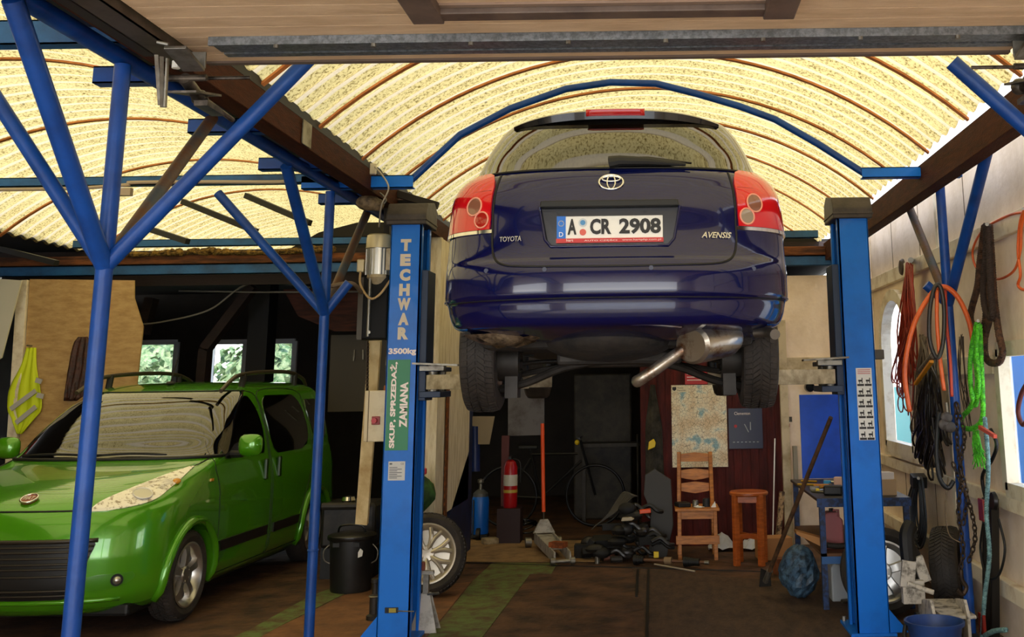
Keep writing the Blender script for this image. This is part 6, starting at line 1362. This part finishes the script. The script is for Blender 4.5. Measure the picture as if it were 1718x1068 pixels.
bundle('wire_bundle', 'tangled bundle of grey-brown wires hung left of the wall column', 'cables', (1548, 560, .13), [(1552, 690), (1542, 720), (1560, 740)], M('grey_wires', '#5c4c3c', .55), .005, 20, 11, 5, 4)
bundle('cable_bundle', 'heavy tangle of black cables hanging left of the wall column', 'cables', (1562, 600, .16), [(1556, 770), (1568, 790), (1545, 755), (1575, 740)], M('black_cable', '#15110f', .4, 0, '#2a1f1a', 5, .4, .7), .009, 30, 13, 8, 6)
bundle('cord_bundle', 'loose thin dark cords hanging right of the wall column', 'cords', (1612, 560, .06), [(1618, 690), (1622, 720)], M('dark_cord', '#3a2c24', .6), .003, 5, 5, 15, 2)
# clamp with yellow handle
a = W(1535, 640, .26); b = W(1560, 612, .26); cp_ = thing('jump_lead_clamp', 'yellow handled clamp stuck in the black cable tangle', 'clamp', a)
MB().bar(W(1536, 644, .27), W(1563, 606, .27), .03, .02).build('handle', M('clamp_yellow', '#e0921c', .45), cp_, bev=.004); MB().cyl(W(1545, 622, .25), W(1566, 596, .25), .024, 12).build('wrapped_grip', M('wrap_grey', '#3d3630', .7, 0, '#6a5f52', 30, .4, .6), cp_, smooth='auto')
# hoses over the blue peg on the column
def loopY(name, label, pts, r, m_, catg='hose', closed=False, k=8): return tag(MB().tube(cat(pts, k, closed), r, 10, closed=closed).build(name, m_, smooth=True), label, catg)
oh = M('orange_hose', '#e0662a', .4, 0, '#a8401c', 4, .45, .7)
loopY('orange_hose', 'orange hose arching over the blue peg of the wall column', [C(1526, 690, 6.75), C(1518, 620, 6.74), C(1533, 545, 6.72), C(1563, 492, 6.72), C(1585, 481, 6.72), C(1608, 500, 6.72), C(1626, 540, 6.74), C(1634, 585, 6.76)], .016, oh)
loopY('orange_hose', 'orange-red hose hanging straight down in front of the wall column', [C(1572, 486, 6.70), C(1572, 540, 6.70), C(1577, 600, 6.70), C(1584, 655, 6.70)], .013, oh)
loopY('orange_hose', 'thin red-orange hose hanging along the right side of the wall column', [C(1586, 486, 6.74), C(1588, 540, 6.76), C(1594, 600, 6.77), C(1597, 665, 6.77)], .010, M('red_hose', '#c8452a', .45))
loopY('black_hose', 'black and grey hose ring hung on the blue peg of the wall column', [C(1568, 482, 6.68), C(1560, 520, 6.68), C(1560, 570, 6.68), C(1572, 600, 6.68), C(1582, 575, 6.68), C(1584, 520, 6.68), C(1578, 482, 6.68)], .014, M('hose_black', '#2a2622', .4), closed=True)
# brown thick rope loops on the wall
br = M('brown_rope', '#5a3c26', .85, 0, '#2c1c12', 30, .4, .6, .5, 80)
rp1 = thing('tow_rope', 'thick brown rope hanging in long loops on the right wall', 'rope', W(1655, 380, .05))
rope([W(1652, 378, .10), W(1644, 440, .10), W(1640, 480, .10), W(1628, 530, .11), W(1637, 550, .12), W(1652, 545, .11), W(1655, 500, .10)], .022, br, 'rope_strand', rp1)
rope([W(1660, 378, .12), W(1664, 440, .12), W(1668, 500, .12), W(1675, 555, .12), W(1682, 590, .12), W(1674, 608, .12), W(1656, 603, .12), W(1652, 570, .12), W(1662, 520, .12), W(1656, 450, .12)], .022, br, 'rope_strand', rp1)
rope([W(1654, 376, .15), W(1655, 420, .15), W(1650, 480, .15), W(1654, 520, .15), W(1665, 530, .15), W(1662, 480, .15), W(1658, 380, .15)], .022, M('dark_rope', '#2e2018', .85), 'rope_strand', rp1)
MB().cyl(W(1656, 376, 0), W(1656, 376, .18), .012, 8).build('nail', steel, rp1)
# green rope hank
gr_m = M('green_rope', '#5fd422', .6, 0, '#2f8a12', 40, .4, .6, .3, 80)
gp = thing('green_rope_hank', 'bright green rope hank with a loop at the bottom', 'rope', W(1641, 540, .12))
rope([W(1641, 542, .20), W(1634, 580, .20), W(1640, 640, .20), W(1630, 680, .20), W(1614, 700, .20), W(1616, 716, .20), W(1632, 718, .21), W(1648, 702, .21), W(1648, 650, .2), W(1646, 600, .2), W(1644, 545, .2)], .016, gr_m, 'rope_strand', gp)
rope([W(1639, 542, .23), W(1629, 590, .23), W(1628, 640, .23), W(1636, 680, .23), W(1642, 640, .23), W(1638, 580, .23), W(1642, 542, .23)], .015, gr_m, 'rope_strand', gp)
mb = MB()
for i in range(60): mb.tube(cat([W(1637+rnd.uniform(-5, 5), 722, .22), W(1638+rnd.uniform(-7, 9), 745, .22+rnd.uniform(-.03, .03)), W(1640+rnd.uniform(-9, 14), 775+rnd.uniform(-18, 12), .22+rnd.uniform(-.03, .03))], 3), .003, 4)
mb.build('frayed_tassel', gr_m, gp, smooth=True); MB().bar(W(1644, 716, .24), W(1670, 732, .24), .02, .02).build('red_tape', M('tape_red', '#c8503a', .5), gp)
MB().cyl(W(1641, 538, 0), W(1641, 538, .24), .01, 8).build('hook', steel, gp)
# pale teal rope
tr_ = thing('teal_rope', 'long pale teal rope hanging down to the floor by the black rail', 'rope', W(1652, 720, .15)); rope([W(1652, 700, .22), W(1658, 780, .2), W(1655, 860, .2), W(1660, 930, .2), W(1652, 1000, .2), W(1648, 1060, .2), W(1646, 1110, .2)], .014, M('teal_rope', '#7fa8a8', .7, 0, '#4a6c70', 40, .4, .6), 'rope_strand', tr_)
rope([W(1652, 1066, .22), W(1668, 1058, .24), W(1688, 1056, .26)], .014, MATS['teal_rope'], 'rope_end', tr_)
# orange cable ring top right
oc = thing('orange_cable', 'thin orange cable coiled in wide rings on the upper right wall', 'cable', W(1700, 360, .03))
def Q_(x, y): return W(x, y, .06)
MB().tube(cat([Q_(1718, 356), Q_(1690, 362), Q_(1650, 385), Q_(1632, 420), Q_(1640, 452), Q_(1670, 468), Q_(1700, 455), Q_(1712, 420), Q_(1714, 380), Q_(1722, 345)], 8), .008, 7).build('cable_ring', oh, oc, smooth=True)
MB().tube(cat([Q_(1724, 340), Q_(1712, 370), Q_(1708, 420), Q_(1712, 460), Q_(1708, 478), Q_(1718, 486), Q_(1730, 480)], 8), .009, 7).build('cable_ring', oh, oc, smooth=True); MB().cyl(W(1716, 350, 0), W(1716, 350, .09), .008, 8).build('nail', steel, oc)
# chains hanging on the column
def chain(name, label, pts, m_, rl=.018, r=.004):
    c = cat(pts, 12); mb = MB(); L = 0; nxt = 0; i = 0; k = 0
    for i in range(1, len(c)):
        seg = (c[i]-c[i-1]); sl = seg.length
        while nxt <= L+sl:
            p = c[i-1].lerp(c[i], (nxt-L)/max(sl, 1e-6)); t = seg.normalized(); u = t.orthogonal().normalized(); u = u if k % 2 else t.cross(u)
            mb.tube([p+t*rl*math.cos(2*PI*j/8)+u*rl*.55*math.sin(2*PI*j/8) for j in range(8)], r, 5, closed=True); nxt += rl*1.45; k += 1
        L += sl
    return tag(mb.build(name, m_, smooth=True), label, 'chain')
chm = M('rust_chain', '#4a3a2c', .5, .6, '#2a1f17', 9, .4, .6)
chain('steel_chain', 'rusty chain hanging in a bunch right of the wall column, longest strand', [C(1604, 680, 6.8), C(1606, 740, 6.8), C(1612, 800, 6.8), C(1608, 860, 6.8), C(1616, 920, 6.8), C(1610, 960, 6.8)], chm, .022, .0055)
chain('steel_chain', 'rusty chain looped beside the wall column, middle strand', [C(1606, 680, 6.76), C(1618, 730, 6.76), C(1612, 780, 6.76), C(1622, 830, 6.76), C(1616, 880, 6.76)], chm, .022, .005)
chain('steel_chain', 'rusty chain with a short loop at the clamp of the wall column', [C(1600, 780, 6.78), C(1612, 810, 6.76), C(1628, 850, 6.76), C(1636, 900, 6.76), C(1626, 940, 6.78)], chm, .022, .005)
hk = thing('lifting_hook', 'rusty lifting hook at the end of the longest chain', 'hook', C(1614, 965, 6.8)); MB().tube(cat([C(1612, 955, 6.8), C(1614, 972, 6.8), C(1621, 985, 6.8), C(1615, 996, 6.8), C(1606, 988, 6.8)], 6), .014, 8).build('hook_body', chm, hk, smooth=True)
pl_ = thing('pulley_block', 'dark pulley blocks hanging on the wall column above the chains', 'pulley', C(1590, 705, 6.72))
for x, y in ((1588, 700), (1594, 716), (1584, 712)):
    p = C(x, y, 6.72); MB().lathe([(.001, -.012), (.026, -.012), (.034, -.008), (.022, 0), (.034, .008), (.026, .012), (.001, .012)], p, 'Y', 18).build('sheave', M('dull_dark', '#3a3430', .45, .5), pl_, smooth='auto')
MB().tube([C(1588, 675, 6.74), C(1590, 700, 6.72)], .008, 6).build('pulley_strap', steel, pl_)
tag(MB().tube(cat([C(1575, 690, 6.78), C(1571, 750, 6.78), C(1576, 800, 6.78), C(1590, 818, 6.78), C(1600, 806, 6.78)], 8), .014, 8).build('black_hose', black, smooth=True), 'black rubber hose looping down left of the wall column', 'hose')
tag(MB().tube(cat([C(1591, 800, 6.8), C(1586, 850, 6.82), C(1592, 895, 6.84), C(1612, 910, 6.82)], 8), .004, 6).build('thin_wire', M('brown_wire', '#6a5840', .6), smooth=True), 'thin brown wire sagging left of the wall column below the clamp', 'wire')
# dark coil below the arched window
cc = W(1540, 800, .04); co_ = thing('cable_coil', 'coil of dark blue-grey cable hung under the arched window', 'cable', cc)
mb = MB(); rnd = random.Random(31); m1 = M('slate_cable', '#2b3440', .45, 0, '#3f4a58', 6, .4, .6)
for i in range(13):
    w_ = rnd.uniform(8, 24); h_ = rnd.uniform(90, 125); xo_ = 1541+rnd.uniform(-4, 4); dd = .08+rnd.uniform(0, .06)
    mb.tube(cat([W(xo_, 800, dd), W(xo_-w_*.7, 800+h_*.35, dd), W(xo_-w_*.6, 800+h_*.8, dd), W(xo_, 800+h_, dd), W(xo_+w_*.5, 800+h_*.75, dd), W(xo_+w_*.35, 800+h_*.3, dd)], 5, True), .008, 6, closed=True)
mb.build('cable_loops', m1, co_, smooth=True); MB().cyl(W(1541, 802, 0), W(1541, 802, .18), .012, 8).build('nail', steel, co_); MB().bar(W(1541, 797, .12), W(1541, 815, .12), .11, .10).build('tie', black, co_)
tag(MB().box(W(1530, 905, .08), (.08, .05, .06)).build('plug', black, bev=.01), 'black plug hanging at the bottom of the slate cable coil', 'plug'); bpy.data.objects['plug'].location.x += 0
# black rail assembly
br_ = thing('rail_assembly', 'tall black rail with red reflectors leaning on the right wall', 'rail', W(1665, 1050, .1))
for x, d_ in ((1655, .12), (1668, .12)): MB().bar(W(x, 835, d_), W(x+2, 1120, d_), .035, .05, up=(1, 0, 0)).build('rail', M('rail_black', '#14120f', .4), br_, bev=.004)
MB().lathe([(.001, 0), (.05, 0), (.055, .02), (.04, .03), (.001, .03)], W(1664, 840, .16), 'X', 20).build('end_roller', M('roller_dark', '#1c1917', .35, .4), br_, smooth='auto')
for y in (855, 1046): MB().box(W(1648, y, .2), (.02, .10, .13 if y < 900 else .12)).build('red_reflector', M('refl_red', '#8a1f14', .25), br_, bev=.004)
MB().tube(cat([W(1650, 875, .16), W(1645, 920, .16), W(1655, 965, .16), W(1675, 965, .16), W(1686, 920, .14), W(1675, 870, .14)], 8), .008, 6).build('rail_cable', black, br_, smooth=True)
tag(MB().tube(cat([W(1656, 845, .1), W(1648, 800, .1), W(1665, 770, .1), W(1672, 745, .1), W(1662, 720, .1)], 8), .012, 7).build('power_cable', black, smooth=True), 'black cord rising from the rail assembly behind the teal rope', 'cord')
loopY('rope_end', 'dark red rope end hanging in front of the square window', [W(1725, 640, .06), W(1714, 660, .06), W(1708, 690, .06), W(1716, 712, .06), W(1726, 700, .06)], .014, M('darkred_rope', '#5a2620', .7), 'rope')
# wheels and tyre stacked in the corner
sw_ = thing('car_wheel_unit', 'alloy wheel standing behind the right lift post', 'wheel', (1.63, 7.75, 0)); place_wheel(sw_, Vector((1.56, 7.80, .29)), .29, .19, .20, math.radians(-97), math.radians(-6), silver, 5, 'five', False)
sw_.children[0].location.z -= .04 if False else 0
tt_ = thing('old_tyre', 'worn dark tyre standing upright by the right wall', 'tyre', (2.0, 8.0, 0)); m = Matrix.Translation((1.99, 7.66, .30)) @ Matrix.Rotation(math.radians(-22), 4, 'Z') @ Matrix.Rotation(math.radians(-4), 4, 'Y'); tr(tyre_mb(.30, .19, .19), m).build('tyre_carcass', rubber, tt_, smooth='auto')
# transmission jack parts, white
p = Vector((1.72, 6.55, 0)); tj = thing('trolley_jack', 'large scuffed white trolley jack beside the blue bucket', 'jack', p)
mb = MB(); mb.prism([(0, 0), (.75, 0), (.75, .12), (.45, .20), (.1, .26), (0, .2)], (1.60, 6.6, .05), (.12, 1, 0), (0, 0, 1), (.02, 0, 0)); mb.prism([(0, 0), (.75, 0), (.75, .12), (.45, .20), (.1, .26), (0, .2)], (1.80, 6.6, .05), (.12, 1, 0), (0, 0, 1), (.02, 0, 0)); mb.box((1.77, 6.9, .22), (.20, .5, .02)); mb.build('jack_frame', M('scuffed_white', '#c4bcae', .5, 0, '#5c554a', 14, .48, .62), tj, bev=.004)
for x, y in ((1.58, 6.7), (1.86, 6.7), (1.68, 7.3), (1.94, 7.3)): MB().cyl((x-.02, y, .06), (x+.02, y, .06), .06, 16).build('jack_wheel', black, tj, smooth='auto')
mb = MB(); p = P(1528, 990, Y=7.1); mb.box((p.x, 7.15, .38), (.09, .03, .16), Matrix.Rotation(.15, 3, 'Y')); mb.box((p.x+.10, 7.2, .40), (.07, .03, .16), Matrix.Rotation(-.3, 3, 'Y')); mb.cyl((p.x-.02, 7.1, .33), (p.x+.14, 7.08, .28), .016, 10); mb.bb(p.x-.04, p.x+.10, 7.14, 7.2, .2, .34); mb.build('jack_head', M('scuffed_white', '#c4bcae'), tj, bev=.004)
MB().tube(cat([(p.x+.02, 7.2, .45), (p.x+.02, 7.22, .60), (p.x+.06, 7.26, .66)], 4), .05, 10).build('rubber_gaiter', black, tj, smooth='auto')
# blue bucket
c = Vector((P(1568, 1050, Y=6.35).x, 6.35, 0)); zt = P(1568, 1040, Y=6.35).z
bu = thing('bucket', 'blue plastic bucket with spout at the bottom right', 'bucket', c); r1 = .155
mb = MB(); mb.lathe([(.001, 0), (r1*.72, 0), (r1*.98, zt-.02), (r1*1.06, zt-.02), (r1*1.08, zt), (r1*1.0, zt), (r1*.94, zt-.03), (r1*.68, .02), (.001, .02)], c, 'Z', 36); mb.build('bucket_body', M('bucket_blue', '#1d3f7c', .45, 0, '#16305c', 5, .4, .6), bu, smooth='auto')
MB().tube(cat([c+Vector((-r1*1.05, 0, zt-.02)), c+Vector((-r1*1.15, -.03, zt-.08)), c+Vector((-r1*.98, -.06, zt-.12))], 5), .012, 8).build('bucket_grip', black, bu, smooth=True)
# small boxes fixed beside the right post, paper stickers on facade
p = P(1478, 595, Y=7.3); tag(MB().bb(1.47, 1.545, 7.26, 7.36, p.z-.03, p.z+.035).build('socket_box', M('grey_box', '#4a443c', .5), bev=.006), 'dark grey box projecting right of the plain lift post', 'box')
for i, (x, y, l) in enumerate(((1488, 640, 'tan power socket on the wall right of the plain lift post'), (1488, 668, 'lower tan power socket right of the plain lift post'))): tag(MB().box(P(x, y, Y=10.3), (.08, .04, .11)).build('power_socket', M('tan_box', '#b89a70', .5), bev=.006), l, 'socket')
tag(MB().box(P(1323, 703, Y=10.99), (.07, .006, .05)).build('sticker', M('sticker_dark', '#3a352c', .5)), 'small dark sticker on the pale wall left of the blue board', 'sticker')
tag(MB().box(P(1322, 713, Y=10.99), (.035, .006, .035)).build('sticker', M('sticker_red', '#8a2420', .5)), 'tiny red sticker below the dark sticker on the pale wall', 'sticker')
p = P(1357, 649, Y=11.0); tag(MB().lathe([(.001, -.10), (.045, -.10), (.05, -.08), (.05, 0)], (p.x, 11.0, p.z), 'Y', 20).build('wall_pipe_end', blackg, smooth='auto'), 'round black pipe end on the wall rail above the blue board', 'pipe')
tag(MB().bb(1.36, 1.40, 10.9, 10.98, .0, .95).build('filler_board', M('panel_grey', '#8f8878', .6)), 'narrow grey panel standing left of the blue board', 'panel')
# cables on the left structure
tag(MB().tube(cat([P(555, 480, Y=6.95), P(590, 475, Y=7.0), P(606, 490, Y=7.2)], 6), .014, 8).build('corrugated_hose', M('hose_brown', '#7a6650', .6), smooth=True), 'short brown conduit from the second column to the motor housing', 'conduit')
tag(MB().tube(cat([P(215, 545, Y=11.9), P(270, 540, Y=11.9), P(350, 520, Y=11.9), P(412, 478, Y=11.9), P(480, 476, Y=11.9), P(520, 482, Y=11.9)], 8), .010, 7).build('slack_cable', M('pale_cable', '#8a8478', .6), smooth=True), 'pale cable sagging across the front of the old building interior', 'cable')
tag(MB().tube([P(300, 488, Y=12.0), P(430, 490, Y=12.0), P(610, 489, Y=12.0)], .010, 7).build('straight_conduit', M('pale_cable', '#8a8478', .6), smooth=True), 'straight pale conduit under the ceiling of the old building', 'conduit')
